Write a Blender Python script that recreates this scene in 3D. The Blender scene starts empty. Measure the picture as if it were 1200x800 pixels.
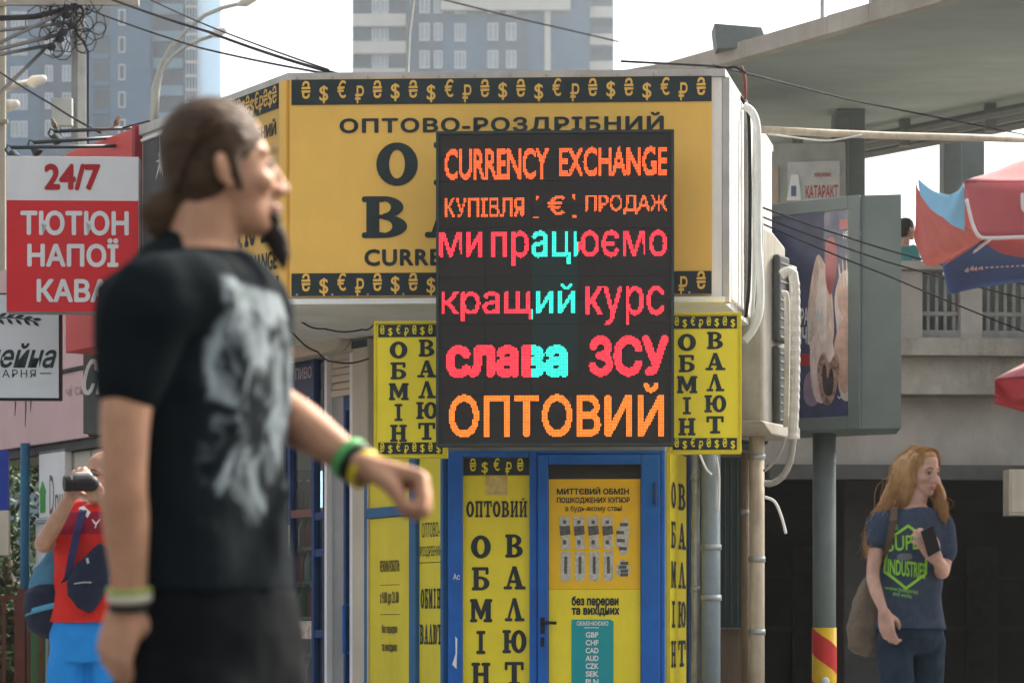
import bpy, bmesh, math, random
import numpy as np
from mathutils import Vector, Matrix, noise as mnoise
from mathutils.bvhtree import BVHTree

# ------------------------------------------------------------------ camera, sky, sun
scene = bpy.context.scene
COL = scene.collection
F = 2833.0; HX, HY = 600.0, 730.0; CAMZ = 1.0
cam_d = bpy.data.cameras.new("camera"); cam = bpy.data.objects.new("camera", cam_d); COL.objects.link(cam)
cam.location = (0, 0, CAMZ); cam.rotation_euler = (math.radians(90), 0, 0)
cam_d.sensor_width = 36; cam_d.lens = F / 1200 * 36; cam_d.shift_y = (HY - 400) / 1200
cam_d.clip_start = 0.1; cam_d.clip_end = 2000
cam_d.dof.use_dof = True; cam_d.dof.focus_distance = 15.2; cam_d.dof.aperture_fstop = 4.6
cam_d.dof.aperture_blades = 9
scene.camera = cam
SUN_AZ, SUN_EL = math.radians(46), math.radians(42)      # azimuth from +Y towards +X
world = bpy.data.worlds.new("World"); scene.world = world; world.use_nodes = True
nt = world.node_tree; nt.nodes.clear()
sky = nt.nodes.new("ShaderNodeTexSky"); sky.sky_type = 'NISHITA'; sky.sun_disc = False
sky.sun_elevation = SUN_EL; sky.sun_rotation = SUN_AZ; sky.dust_density = 6; sky.air_density = 1.5
hs = nt.nodes.new("ShaderNodeHueSaturation"); hs.inputs['Saturation'].default_value = 0.30
bg = nt.nodes.new("ShaderNodeBackground"); bg.inputs['Strength'].default_value = 0.135
wo = nt.nodes.new("ShaderNodeOutputWorld")
nt.links.new(sky.outputs[0], hs.inputs['Color']); nt.links.new(hs.outputs[0], bg.inputs[0]); nt.links.new(bg.outputs[0], wo.inputs[0])
sun_d = bpy.data.lights.new("sun", 'SUN'); sun = bpy.data.objects.new("sun", sun_d); COL.objects.link(sun)
sun_d.energy = 3.6; sun_d.angle = math.radians(8); sun_d.color = (1.0, 0.91, 0.78)
sd = Vector((math.sin(SUN_AZ) * math.cos(SUN_EL), math.cos(SUN_AZ) * math.cos(SUN_EL), math.sin(SUN_EL)))
sun.rotation_euler = (-sd).to_track_quat('-Z', 'Y').to_euler(); sun.location = (20, 20, 60)
scene.view_settings.view_transform = 'Standard'; scene.view_settings.look = 'None'
scene.view_settings.exposure = 1.3; scene.view_settings.gamma = 1; scene.view_settings.use_curve_mapping = False
scene.render.engine = 'CYCLES'
cy = scene.cycles
cy.use_denoising = True; cy.max_bounces = 8; cy.volume_bounces = 1; cy.transparent_max_bounces = 12
HAZE = 0.0005

# ------------------------------------------------------------------ helpers
def W(px, py, Y):
    return Vector(((px - HX) * Y / F, Y, CAMZ + (HY - py) * Y / F))
class Frame:
    """upright wall frame: x along the wall, y into it, z up"""
    def __init__(s, ox, oy, deg):
        s.o = Vector((ox, oy, 0)); a = math.radians(deg)
        s.u = Vector((math.cos(a), math.sin(a), 0)); s.n = Vector((-math.sin(a), math.cos(a), 0)); s.a = a
    def w(s, p): return s.o + s.u * p[0] + s.n * p[1] + Vector((0, 0, p[2]))
    def hit(s, px, py, off=0.0):
        d = Vector(((px - HX) / F, 1, (HY - py) / F))
        t = (s.o + s.n * off).dot(s.n) / d.dot(s.n)
        p = d * t
        return (p - s.o).dot(s.u), CAMZ + p.z
    def rect(s, px0, py0, px1, py1, off=0.0):
        """pixel box -> x0,x1,z0,z1 in the wall frame"""
        ym = (py0 + py1) / 2; xm = (px0 + px1) / 2
        x0 = s.hit(px0, ym, off)[0]; x1 = s.hit(px1, ym, off)[0]
        z1 = s.hit(xm, py0, off)[1]; z0 = s.hit(xm, py1, off)[1]
        return x0, x1, z0, z1
WF = Frame(0, 0, 0)
_txt = {}
def text_geo(s, bold=0.0, spacing=1.0, res=3):
    if not bold: return _text_geo(s, 0.0, spacing, res)
    n0 = len(_text_geo(s, 0.0, spacing, res)[1])
    for k in (1, .94, .88, 1.06, .8, .7, .6, .5, .4, .3, .2):      # a heavier outline may fail to fill: take the nearest weight that fills
        g = _text_geo(s, bold * k, spacing, res)
        if abs(len(g[1]) - n0) <= 2: return g
    return _text_geo(s, 0.0, spacing, res)
def _text_geo(s, bold=0.0, spacing=1.0, res=3):
    key = (s, bold, spacing, res)
    if key in _txt: return _txt[key]
    c = bpy.data.curves.new("t", 'FONT'); c.body = s; c.size = 1; c.offset = bold; c.space_character = spacing; c.resolution_u = res
    c.align_x = 'LEFT'
    o = bpy.data.objects.new("t", c); COL.objects.link(o)
    bpy.context.view_layer.update()
    me = o.evaluated_get(bpy.context.evaluated_depsgraph_get()).to_mesh()
    v = np.array([(q.co.x, q.co.y) for q in me.vertices]) if len(me.vertices) else np.zeros((0, 2))
    me.calc_loop_triangles(); f = [list(p.vertices) for p in me.loop_triangles]
    bpy.data.objects.remove(o); bpy.data.curves.remove(c)
    _txt[key] = (v, f); return v, f
class MB:
    def __init__(s, fr=WF): s.v = []; s.f = []; s.fr = fr
    def add(s, vs, fs, world=False):
        b = len(s.v)
        s.v += [Vector(p) if world else s.fr.w(p) for p in vs]; s.f += [[i + b for i in q] for q in fs]; return s
    def box(s, x0, x1, y0, y1, z0, z1):
        x0, x1 = min(x0, x1), max(x0, x1); y0, y1 = min(y0, y1), max(y0, y1); z0, z1 = min(z0, z1), max(z0, z1)
        vs = [(x, y, z) for z in (z0, z1) for y in (y0, y1) for x in (x0, x1)]
        return s.add(vs, [(0, 2, 3, 1), (4, 5, 7, 6), (0, 1, 5, 4), (2, 6, 7, 3), (0, 4, 6, 2), (1, 3, 7, 5)])
    def frame(s, x0, x1, y0, y1, z0, z1, t):
        s.box(x0, x0 + t, y0, y1, z0, z1); s.box(x1 - t, x1, y0, y1, z0, z1)
        s.box(x0 + t, x1 - t, y0, y1, z0, z0 + t); s.box(x0 + t, x1 - t, y0, y1, z1 - t, z1); return s
    def prism(s, pts, y0, y1):
        """outline in the wall's x,z extruded from y0 to y1"""
        n = len(pts); vs = [(p[0], y0, p[1]) for p in pts] + [(p[0], y1, p[1]) for p in pts]
        fs = [list(range(n)), list(range(2 * n - 1, n - 1, -1))] + [(i, i + n, (i + 1) % n + n, (i + 1) % n) for i in range(n)]
        return s.add(vs, fs)
    def plan(s, pts, z0, z1):
        n = len(pts); vs = [(p[0], p[1], z0) for p in pts] + [(p[0], p[1], z1) for p in pts]
        fs = [list(range(n - 1, -1, -1)), list(range(n, 2 * n))] + [(i, (i + 1) % n, (i + 1) % n + n, i + n) for i in range(n)]
        return s.add(vs, fs)
    def tube(s, pts, r, n=8, world=True):
        P = [Vector(p) if world else s.fr.w(p) for p in pts]; m = len(P)
        R = r if isinstance(r, (list, tuple)) else [r] * m
        prev = None; vs = []
        for i in range(m):
            t = (P[min(i + 1, m - 1)] - P[max(i - 1, 0)])
            if t.length < 1e-9: t = Vector((0, 0, 1))
            t.normalize()
            if prev is None:
                a = Vector((0, 0, 1)) if abs(t.z) < .9 else Vector((1, 0, 0))
                e = t.cross(a).normalized()
            else:
                e = (prev - t * prev.dot(t))
                e = e.normalized() if e.length > 1e-6 else t.orthogonal().normalized()
            prev = e; g = t.cross(e)
            for k in range(n):
                q = 2 * math.pi * k / n; vs.append(P[i] + (e * math.cos(q) + g * math.sin(q)) * R[i])
        fs = [(i * n + k, i * n + (k + 1) % n, (i + 1) * n + (k + 1) % n, (i + 1) * n + k) for i in range(m - 1) for k in range(n)]
        fs += [list(range(n - 1, -1, -1)), list(range((m - 1) * n, m * n))]
        return s.add(vs, fs, True)
    def ell(s, c, r, n=16, m=10, rot=None):
        c = Vector(c); r = (r, r, r) if isinstance(r, (int, float)) else r
        vs = [Vector((0, 0, -r[2]))]
        for i in range(1, m):
            a = -math.pi / 2 + math.pi * i / m
            for k in range(n):
                b = 2 * math.pi * k / n
                vs.append(Vector((r[0] * math.cos(a) * math.cos(b), r[1] * math.cos(a) * math.sin(b), r[2] * math.sin(a))))
        vs.append(Vector((0, 0, r[2])))
        fs = [(0, 1 + (k + 1) % n, 1 + k) for k in range(n)]
        for i in range(m - 2):
            for k in range(n):
                a = 1 + i * n; fs.append((a + k, a + (k + 1) % n, a + n + (k + 1) % n, a + n + k))
        L = len(vs) - 1; a = 1 + (m - 2) * n
        fs += [(a + k, a + (k + 1) % n, L) for k in range(n)]
        if rot is not None: vs = [rot @ v for v in vs]
        return s.add([c + v for v in vs], fs, True)
    def limb(s, pts, radii, n=14, sub=4):
        P = [Vector(p) for p in pts]; Q = []; R = []
        m = len(P)
        for i in range(m - 1):
            p0 = P[max(i - 1, 0)]; p1 = P[i]; p2 = P[i + 1]; p3 = P[min(i + 2, m - 1)]
            for k in range(sub):
                t = k / sub
                Q.append(.5 * ((2 * p1) + (p2 - p0) * t + (2 * p0 - 5 * p1 + 4 * p2 - p3) * t * t + (3 * p1 - p0 - 3 * p2 + p3) * t ** 3))
                tt = t * t * (3 - 2 * t); R.append(radii[i] * (1 - tt) + radii[i + 1] * tt)
        Q.append(P[-1]); R.append(radii[-1])
        d0 = (Q[0] - Q[1]).normalized(); d1 = (Q[-1] - Q[-2]).normalized()
        pre = [(Q[0] + d0 * R[0] * a, R[0] * b) for a, b in ((.97, .22), (.8, .6), (.45, .89))]
        post = [(Q[-1] + d1 * R[-1] * a, R[-1] * b) for a, b in ((.45, .89), (.8, .6), (.97, .22))]
        Q = [p for p, _ in pre] + Q + [p for p, _ in post]; R = [r for _, r in pre] + R + [r for _, r in post]
        return s.tube(Q, R, n)
    def loft(s, rings, n=28, e=2.3):
        """rings: (centre, axis1, axis2, a, b)"""
        vs = []
        for c, A, B, a, b in rings:
            for k in range(n):
                q = 2 * math.pi * k / n; cs, sn = math.cos(q), math.sin(q)
                vs.append(Vector(c) + A * (a * math.copysign(abs(cs) ** (2 / e), cs)) + B * (b * math.copysign(abs(sn) ** (2 / e), sn)))
        m = len(rings)
        fs = [(i * n + k, i * n + (k + 1) % n, (i + 1) * n + (k + 1) % n, (i + 1) * n + k) for i in range(m - 1) for k in range(n)]
        fs += [list(range(n - 1, -1, -1)), list(range((m - 1) * n, m * n))]
        return s.add(vs, fs, True)
    def grid(s, rows, world=True, thick=0.0, nrm=None):
        """sheet of points; thick>0 gives it a back face"""
        m = len(rows); n = len(rows[0]); vs = [Vector(p) if world else s.fr.w(p) for r in rows for p in r]
        fs = [(i * n + k, i * n + k + 1, (i + 1) * n + k + 1, (i + 1) * n + k) for i in range(m - 1) for k in range(n - 1)]
        if thick:
            d = Vector(nrm) * thick; N = len(vs); vs = vs + [v + d for v in vs]
            fs = fs + [[i + N for i in reversed(q)] for q in fs]
            edge = [(0, k) for k in range(n)] + [(i, n - 1) for i in range(1, m)] + [(m - 1, k) for k in range(n - 2, -1, -1)] + [(i, 0) for i in range(m - 2, 0, -1)]
            for a, b in zip(edge, edge[1:] + edge[:1]):
                ia = a[0] * n + a[1]; ib = b[0] * n + b[1]; fs.append((ib, ia, ia + N, ib + N))
        return s.add(vs, fs, True)
    def text(s, t, x0, x1, z0, z1, y, bold=0.0, spacing=1.0, keep=False, thick=0.0):
        """text fitted to the box (keep: keeps its proportion to the box's height, centred)"""
        v, f = text_geo(t, 0.0, spacing)
        if not len(v): return s
        lo, hi = v.min(0) - bold, v.max(0) + bold
        if keep:
            k = (z1 - z0) / (hi[1] - lo[1]); wd = (hi[0] - lo[0]) * k; xm = (x0 + x1) / 2; x0, x1 = xm - wd / 2, xm + wd / 2
        q = (v - lo) / (hi - lo)
        for i in range(9 if bold else 1):                     # weight: the outline repeated around a small circle
            e = bold / (hi - lo) * ((math.cos(i * math.pi / 4), math.sin(i * math.pi / 4)) if i < 8 and bold else (0, 0))
            s.add([(x0 + (a + e[0]) * (x1 - x0), y - .00012 * i, z0 + (b + e[1]) * (z1 - z0)) for a, b in q], f)
        return s
def smooth_mesh(me):
    for p in me.polygons: p.use_smooth = True
def mesh_obj(name, mb, mat, base=Vector((0, 0, 0)), smooth=False, bevel=0.0, mats=None):
    me = bpy.data.meshes.new(name)
    me.from_pydata([tuple(v - base) for v in mb.v], [], [list(q) for q in mb.f]); me.update()
    me.materials.append(mat)
    if smooth: smooth_mesh(me)
    o = bpy.data.objects.new(name, me); COL.objects.link(o)
    if bevel:
        b = o.modifiers.new("bevel", 'BEVEL'); b.width = bevel; b.segments = 2; b.limit_method = 'ANGLE'; b.harden_normals = False
    return o
def remesh(mb, voxel, iters=4, disp=0.0, dsize=.1, factor=.5):
    """union of closed pieces as one continuous surface, in world coordinates"""
    me = bpy.data.meshes.new("r"); me.from_pydata([tuple(v) for v in mb.v], [], mb.f)
    o = bpy.data.objects.new("r", me); COL.objects.link(o)
    r = o.modifiers.new("r", 'REMESH'); r.mode = 'VOXEL'; r.voxel_size = voxel
    sm = o.modifiers.new("s", 'SMOOTH'); sm.iterations = iters; sm.factor = factor
    if disp:
        t = bpy.data.textures.new("folds", 'CLOUDS'); t.noise_scale = dsize; t.noise_depth = 1
        d = o.modifiers.new("d", 'DISPLACE'); d.texture = t; d.strength = disp; d.mid_level = .5; d.texture_coords = 'LOCAL'
    bpy.context.view_layer.update()
    m2 = o.evaluated_get(bpy.context.evaluated_depsgraph_get()).to_mesh()
    out = MB(); out.v = [v.co.copy() for v in m2.vertices]; out.f = [list(p.vertices) for p in m2.polygons]
    bpy.data.objects.remove(o); bpy.data.meshes.remove(me)
    return out
class Thing:
    def __init__(s, name, label, cat, base, group=None, kind=None):
        s.base = Vector(base); o = bpy.data.objects.new(name, None); COL.objects.link(o); o.location = s.base
        o.empty_display_size = .1; o['label'] = label; o['category'] = cat
        if group: o['group'] = group
        if kind: o['kind'] = kind
        s.o = o
    def part(s, name, mb, mat, parent=None, label=None, smooth=False, bevel=0.0, kind=None):
        o = mesh_obj(name, mb, mat, s.base, smooth, bevel); o.parent = parent or s.o
        if label: o['label'] = label
        if kind: o['kind'] = kind
        return o
def lines(T, name, fr, fns, mat, parent=None):
    for fn in fns:
        m = MB(fr); fn(m); T.part(name, m, mat, parent)
def single(name, label, cat, mb, mat, base=None, group=None, smooth=False, bevel=0.0, kind=None):
    if base is None:
        xs = [v.x for v in mb.v]; ys = [v.y for v in mb.v]; zs = [v.z for v in mb.v]
        base = Vector(((min(xs) + max(xs)) / 2, (min(ys) + max(ys)) / 2, min(zs)))
    base = Vector(base)
    o = mesh_obj(name, mb, mat, base, smooth, bevel); o.location = base; o['label'] = label; o['category'] = cat
    if group: o['group'] = group
    if kind: o['kind'] = kind
    return o
def struct(name, mb, mat, kind='structure', smooth=False):
    o = mesh_obj(name, mb, mat, Vector((0, 0, 0)), smooth); o['kind'] = kind; return o
def copy_tree(o, parent=None):
    c = o.copy(); COL.objects.link(c); c.parent = parent
    for ch in list(o.children): copy_tree(ch, c)
    return c

# ------------------------------------------------------------------ materials
_m = {}
def srgb(r, g, b):
    f = lambda c: (c / 255 / 12.92) if c / 255 <= .04045 else ((c / 255 + .055) / 1.055) ** 2.4
    return (f(r), f(g), f(b))
def M(name, col, rough=.6, metal=0.0, var=.12, scale=6.0, bump=0.0, bscale=60.0, dirt=0.0, dirtcol=(.08, .07, .055), stretch=(1, 1, 1), spec=.22, bstretch=(1, 1, 1), sheen=0.0, sub=0.0):
    if name in _m: return _m[name]
    m = bpy.data.materials.new(name); m.use_nodes = True; t = m.node_tree; N = t.nodes; L = t.links
    b = N['Principled BSDF']; b.inputs['Roughness'].default_value = rough; b.inputs['Metallic'].default_value = metal
    b.inputs['Specular IOR Level'].default_value = spec
    if sheen: b.inputs['Sheen Weight'].default_value = sheen
    if sub: b.inputs['Subsurface Weight'].default_value = sub; b.inputs['Subsurface Radius'].default_value = (.012, .004, .002); b.inputs['Subsurface Scale'].default_value = 1
    co = N.new('ShaderNodeTexCoord')
    mp = N.new('ShaderNodeMapping'); mp.inputs['Scale'].default_value = stretch; L.new(co.outputs['Object'], mp.inputs['Vector'])
    n1 = N.new('ShaderNodeTexNoise'); n1.inputs['Scale'].default_value = scale; n1.inputs['Detail'].default_value = 6; n1.inputs['Roughness'].default_value = .65
    L.new(mp.outputs[0], n1.inputs['Vector'])
    r1 = N.new('ShaderNodeMapRange'); r1.inputs['From Min'].default_value = .3; r1.inputs['From Max'].default_value = .7
    r1.inputs['To Min'].default_value = 1 - var; r1.inputs['To Max'].default_value = 1 + var; L.new(n1.outputs[0], r1.inputs[0])
    mx = N.new('ShaderNodeMix'); mx.data_type = 'RGBA'; mx.blend_type = 'MULTIPLY'; mx.inputs[0].default_value = 1
    mx.inputs[6].default_value = (*col, 1); L.new(r1.outputs[0], mx.inputs[7])
    out = mx.outputs[2]
    if dirt:
        n2 = N.new('ShaderNodeTexNoise'); n2.inputs['Scale'].default_value = scale * .55; n2.inputs['Detail'].default_value = 8; n2.inputs['Roughness'].default_value = .7
        mp2 = N.new('ShaderNodeMapping'); mp2.inputs['Scale'].default_value = (1.6, 1.6, .35); mp2.inputs['Location'].default_value = (3, 7, 1)
        L.new(co.outputs['Object'], mp2.inputs['Vector']); L.new(mp2.outputs[0], n2.inputs['Vector'])
        r2 = N.new('ShaderNodeMapRange'); r2.inputs['From Min'].default_value = .45; r2.inputs['From Max'].default_value = .72; r2.inputs['To Max'].default_value = dirt
        L.new(n2.outputs[0], r2.inputs[0])
        m2 = N.new('ShaderNodeMix'); m2.data_type = 'RGBA'; L.new(r2.outputs[0], m2.inputs[0]); L.new(out, m2.inputs[6]); m2.inputs[7].default_value = (*dirtcol, 1)
        out = m2.outputs[2]
        r3 = N.new('ShaderNodeMapRange'); r3.inputs['To Min'].default_value = rough; r3.inputs['To Max'].default_value = min(1, rough + .3); L.new(r2.outputs[0], r3.inputs[0]); L.new(r3.outputs[0], b.inputs['Roughness'])
    L.new(out, b.inputs['Base Color'])
    if bump:
        n3 = N.new('ShaderNodeTexNoise'); n3.inputs['Scale'].default_value = bscale; n3.inputs['Detail'].default_value = 4
        mp3 = N.new('ShaderNodeMapping'); mp3.inputs['Scale'].default_value = bstretch
        L.new(co.outputs['Object'], mp3.inputs['Vector']); L.new(mp3.outputs[0], n3.inputs['Vector'])
        bp = N.new('ShaderNodeBump'); bp.inputs['Strength'].default_value = bump; bp.inputs['Distance'].default_value = .02
        L.new(n3.outputs[0], bp.inputs['Height']); L.new(bp.outputs[0], b.inputs['Normal'])
    _m[name] = m; return m
def EM(name, col, k):
    if name in _m: return _m[name]
    m = bpy.data.materials.new(name); m.use_nodes = True; t = m.node_tree; t.nodes.clear()
    o = t.nodes.new('ShaderNodeOutputMaterial'); e = t.nodes.new('ShaderNodeEmission'); e.inputs[1].default_value = k
    co = t.nodes.new('ShaderNodeTexCoord'); wn = t.nodes.new('ShaderNodeTexNoise'); wn.inputs['Scale'].default_value = 45
    r = t.nodes.new('ShaderNodeMapRange'); r.inputs['To Min'].default_value = .55; r.inputs['To Max'].default_value = 1.45
    mx = t.nodes.new('ShaderNodeMix'); mx.data_type = 'RGBA'; mx.blend_type = 'MULTIPLY'; mx.inputs[0].default_value = 1; mx.inputs[6].default_value = (*col, 1)
    t.links.new(co.outputs['Object'], wn.inputs['Vector']); t.links.new(wn.outputs[0], r.inputs[0]); t.links.new(r.outputs[0], mx.inputs[7])
    t.links.new(mx.outputs[2], e.inputs[0]); t.links.new(e.outputs[0], o.inputs[0]); _m[name] = m; return m
def GLASS(name, tint=(.75, .85, .85), refl=.12):
    if name in _m: return _m[name]
    m = bpy.data.materials.new(name); m.use_nodes = True; t = m.node_tree; t.nodes.clear()
    o = t.nodes.new('ShaderNodeOutputMaterial'); tr = t.nodes.new('ShaderNodeBsdfTransparent'); tr.inputs[0].default_value = (*tint, 1)
    gl = t.nodes.new('ShaderNodeBsdfGlossy'); gl.inputs['Roughness'].default_value = .03; mx = t.nodes.new('ShaderNodeMixShader')
    lw = t.nodes.new('ShaderNodeLayerWeight'); lw.inputs[0].default_value = .35
    r = t.nodes.new('ShaderNodeMapRange'); r.inputs['To Min'].default_value = refl * .6; r.inputs['To Max'].default_value = min(1, refl * 5); t.links.new(lw.outputs['Fresnel'], r.inputs[0])
    t.links.new(r.outputs[0], mx.inputs[0]); t.links.new(tr.outputs[0], mx.inputs[1]); t.links.new(gl.outputs[0], mx.inputs[2]); t.links.new(mx.outputs[0], o.inputs[0])
    _m[name] = m; return m

def translucent(m, col, k):
    """thin stuff that lets some light through"""
    t = m.node_tree; o = t.nodes['Material Output']; b = t.nodes['Principled BSDF']
    tr = t.nodes.new('ShaderNodeBsdfTranslucent'); tr.inputs[0].default_value = (*col, 1); mx = t.nodes.new('ShaderNodeMixShader'); mx.inputs[0].default_value = k
    t.links.new(b.outputs[0], mx.inputs[1]); t.links.new(tr.outputs[0], mx.inputs[2]); t.links.new(mx.outputs[0], o.inputs['Surface']); return m
asphalt = M('asphalt', (.05, .05, .052), .9, bump=.3, bscale=90, var=.25, scale=3)
paving = M('paving', (.22, .21, .19), .85, bump=.25, bscale=40, var=.2, scale=2, dirt=.4)
kerbm = M('kerb_stone', (.3, .29, .27), .85, bump=.2, var=.15, dirt=.4)
concrete = M('concrete', (.33, .31, .265), .9, bump=.35, bscale=25, var=.3, scale=1.8, dirt=.85, dirtcol=(.12, .10, .075))
concrete_pale = M('concrete_pale', (.37, .345, .31), .9, bump=.2, bscale=25, var=.2, scale=1.3, dirt=.6, dirtcol=(.2, .18, .15))
shade_toned_wall = M('shade_toned_wall', (.022, .026, .025), .95, var=.3, scale=1, spec=.1)  # near-black base colour: the underpass shade is put into the lining
soffit_m = M('soffit_haze_tone', (.27, .315, .305), .9, var=.14, scale=.5, dirt=.35, dirtcol=(.22, .22, .21), stretch=(1, 3, 1))  # veil of haze under the slab mixed into this grey-green base colour
ochre = M('ochre_vinyl', (.86, .52, .11), .5, var=.06, scale=1.5, dirt=.22, dirtcol=(.35, .2, .06), bump=.03, bscale=4)
yellow = M('yellow_vinyl', (.84, .69, .035), .45, var=.06, scale=3, dirt=.16, dirtcol=(.4, .32, .08), bump=.03, bscale=6)
amber = M('amber_vinyl', (.86, .52, .02), .45, var=.06, scale=3, dirt=.1)
ink = M('dark_ink', (.022, .034, .036), .7, spec=.25, var=.15, scale=8)
inkg = M('faded_ink', (.12, .09, .03), .6, var=.3, scale=8)
blue = M('blue_paint', (.008, .12, .46), .42, var=.15, scale=5, dirt=.22, dirtcol=(.03, .05, .09), bump=.04, bscale=30)
bluedk = M('blue_dark_paint', (.012, .05, .17), .45, var=.15, scale=5, dirt=.2)
navy_film = M('navy_film', (.022, .035, .09), .35, var=.2, scale=4)
white_metal = M('white_sheet_metal', (.80, .80, .77), .5, var=.08, scale=2, dirt=.28, dirtcol=(.35, .31, .25), bump=.12, bscale=5, bstretch=(3, 3, .6))
trim_metal = M('trim_metal', (.5, .48, .45), .5, var=.12, scale=5, dirt=.4, dirtcol=(.25, .21, .17))
cream = M('cream_paint', (.55, .50, .40), .65, var=.08, scale=3, dirt=.35, dirtcol=(.28, .23, .16))
grey_paint = M('grey_paint', (.33, .34, .35), .55, var=.12, scale=3, dirt=.4)
steel = M('galvanised', (.38, .40, .41), .45, .6, var=.2, scale=8, dirt=.4)
bluegrey = M('blue_grey_pipe_paint', (.22, .27, .30), .6, var=.12, scale=6, dirt=.45)
dkgreen = M('dark_green_sheet', (.03, .055, .06), .5, var=.2, scale=4, dirt=.3, dirtcol=(.08, .08, .07), stretch=(1, 1, .2))
charcoal = M('charcoal_board', (.05, .055, .06), .5, var=.15, scale=4)
black = M('black_plastic', (.014, .014, .016), .5, var=.2, spec=.2)
led_bg = M('led_face', (.028, .027, .025), .75, var=.12, scale=60, bump=.1, bscale=300)
led_teal = M('led_face_lit', (.022, .04, .038), .75, var=.12, scale=60)
white = M('white_paint', (.78, .78, .77), .5, var=.05, scale=3, dirt=.12, dirtcol=(.4, .37, .32))
offwhite = M('off_white', (.62, .63, .64), .5, var=.05, scale=3, dirt=.1)
red = M('red_sign', (.56, .018, .025), .4, var=.07, scale=3, dirt=.1)
redpale = M('faded_red', (.62, .08, .07), .5, var=.08, scale=3, dirt=.1)
darkred = M('dark_red_letters', (.35, .012, .018), .5)
pink = M('pink_panel', (.60, .40, .40), .6, var=.06, scale=2, dirt=.2, dirtcol=(.4, .3, .28))
teal = M('teal_print', (.012, .30, .33), .5, var=.05)
rust = M('red_brown_paint', (.16, .045, .03), .6, var=.25, scale=10, dirt=.4)
cable = M('cable_rubber', (.022, .022, .025), .9, spec=.08)
conduit = M('white_conduit', (.6, .62, .62), .5, var=.1, scale=10, dirt=.3, dirtcol=(.3, .28, .24))
beige_pipe = M('beige_pipe', (.50, .43, .33), .6, var=.15, scale=8, dirt=.6, dirtcol=(.2, .14, .09))
ac_metal = M('cream_ac_metal', (.42, .40, .35), .55, var=.15, scale=5, dirt=.75, dirtcol=(.25, .2, .14))
green_post = M('grey_green_post', (.14, .17, .165), .55, var=.12, scale=5, dirt=.3)
board_frame = M('board_frame_grey', (.135, .165, .16), .55, var=.1, scale=3, dirt=.15)
shelf_m = M('shelf_wood', (.3, .24, .17), .6)
glass = GLASS('shop_glass', (.8, .88, .88), .035)
# ------------------------------------------------------------------ slab-serif letters
def _rr(x0, z0, x1, z1, r=.05):
    r = min(r, (x1 - x0) / 2, (z1 - z0) / 2); P = []
    for cx, cz, a in ((x1 - r, z1 - r, 0), (x0 + r, z1 - r, 90), (x0 + r, z0 + r, 180), (x1 - r, z0 + r, 270)):
        for k in range(4):
            q = math.radians(a + 30 * k); P.append((cx + r * math.cos(q), cz + r * math.sin(q)))
    return P
def _ring(cx, cz, rx, rz, ix, iz, a0=0, a1=360, n=26):
    out = []
    for k in range(n):
        q0 = math.radians(a0 + (a1 - a0) * k / n); q1 = math.radians(a0 + (a1 - a0) * (k + 1) / n)
        out.append([(cx + rx * math.cos(q0), cz + rz * math.sin(q0)), (cx + rx * math.cos(q1), cz + rz * math.sin(q1)),
                    (cx + ix * math.cos(q1), cz + iz * math.sin(q1)), (cx + ix * math.cos(q0), cz + iz * math.sin(q0))])
    return out
def _glyph(c):
    st = lambda x0, x1: [_rr(x0, .03, x1, .97, .02)]
    sf = lambda x0, x1: [_rr(x0, 0, x1, .14, .06), _rr(x0, .86, x1, 1, .06)]
    b = lambda x0, x1: [_rr(x0, 0, x1, .14, .06)]
    if c == 'О': return _ring(.5, .5, .5, .5, .19, .33)
    if c == 'І': return st(.35, .65) + sf(.16, .84)
    if c == 'Н': return st(.1, .36) + st(.64, .9) + sf(0, .46) + sf(.54, 1) + [_rr(.3, .43, .7, .57, .01)]
    if c == 'П': return st(.1, .36) + st(.64, .9) + b(0, .46) + b(.54, 1) + [_rr(0, .86, 1, 1, .06)]
    if c in 'ИЙ':
        g = st(.1, .34) + st(.66, .9) + sf(0, .42) + sf(.58, 1) + [[(.3, .12), (.3, .32), (.7, .88), (.7, .68)]]
        if c == 'Й': g += _ring(.5, 1.2, .22, .15, .13, .06, 180, 360, 10)
        return g
    if c == 'М': return [_rr(.06, .03, .24, .97, .02), _rr(.72, .03, .96, .97, .02), [(.06, 1), (.32, 1), (.58, .3), (.46, .12)], [(.94, 1), (.70, 1), (.44, .3), (.47, .12), (.55, .12)]] + b(0, .34) + b(.62, 1.03) + [_rr(0, .86, .3, 1, .06), _rr(.72, .86, 1.03, 1, .06)]
    if c == 'Б': return st(.1, .38) + b(0, .5) + [_rr(0, .86, .9, 1, .05), _rr(.76, .68, .93, .98, .05), _rr(.3, .48, .5, .6, .01), _rr(.3, .0, .5, .12, .01)] + _ring(.48, .3, .5, .3, .2, .18, -90, 90, 14)
    if c == 'В': return st(.1, .38) + sf(0, .5) + [_rr(.3, .46, .5, .56, .01)] + _ring(.46, .735, .44, .265, .17, .15, -90, 90, 14) + _ring(.46, .28, .52, .28, .2, .16, -90, 90, 14)
    if c == 'А': return [[(.12, .05), (.24, .05), (.52, .85), (.42, 1)], [(.62, .05), (.92, .05), (.60, 1), (.40, 1)], [(.24, .28), (.7, .28), (.68, .40), (.28, .40)]] + b(0, .4) + b(.52, 1.04)
    if c == 'Л': return [[(.12, .05), (.24, .05), (.52, .85), (.42, 1)], [(.62, .05), (.92, .05), (.60, 1), (.40, 1)]] + b(0, .4) + b(.52, 1.04)
    if c == 'Ю': return st(.06, .27) + sf(-.02, .36) + [_rr(.2, .43, .46, .57, .01)] + _ring(.7, .5, .34, .5, .12, .34)
    if c == 'Т': return st(.36, .64) + b(.2, .8) + [_rr(0, .86, 1, 1, .05), _rr(0, .64, .15, .98, .05), _rr(.85, .64, 1, .98, .05)]
    return []
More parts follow.
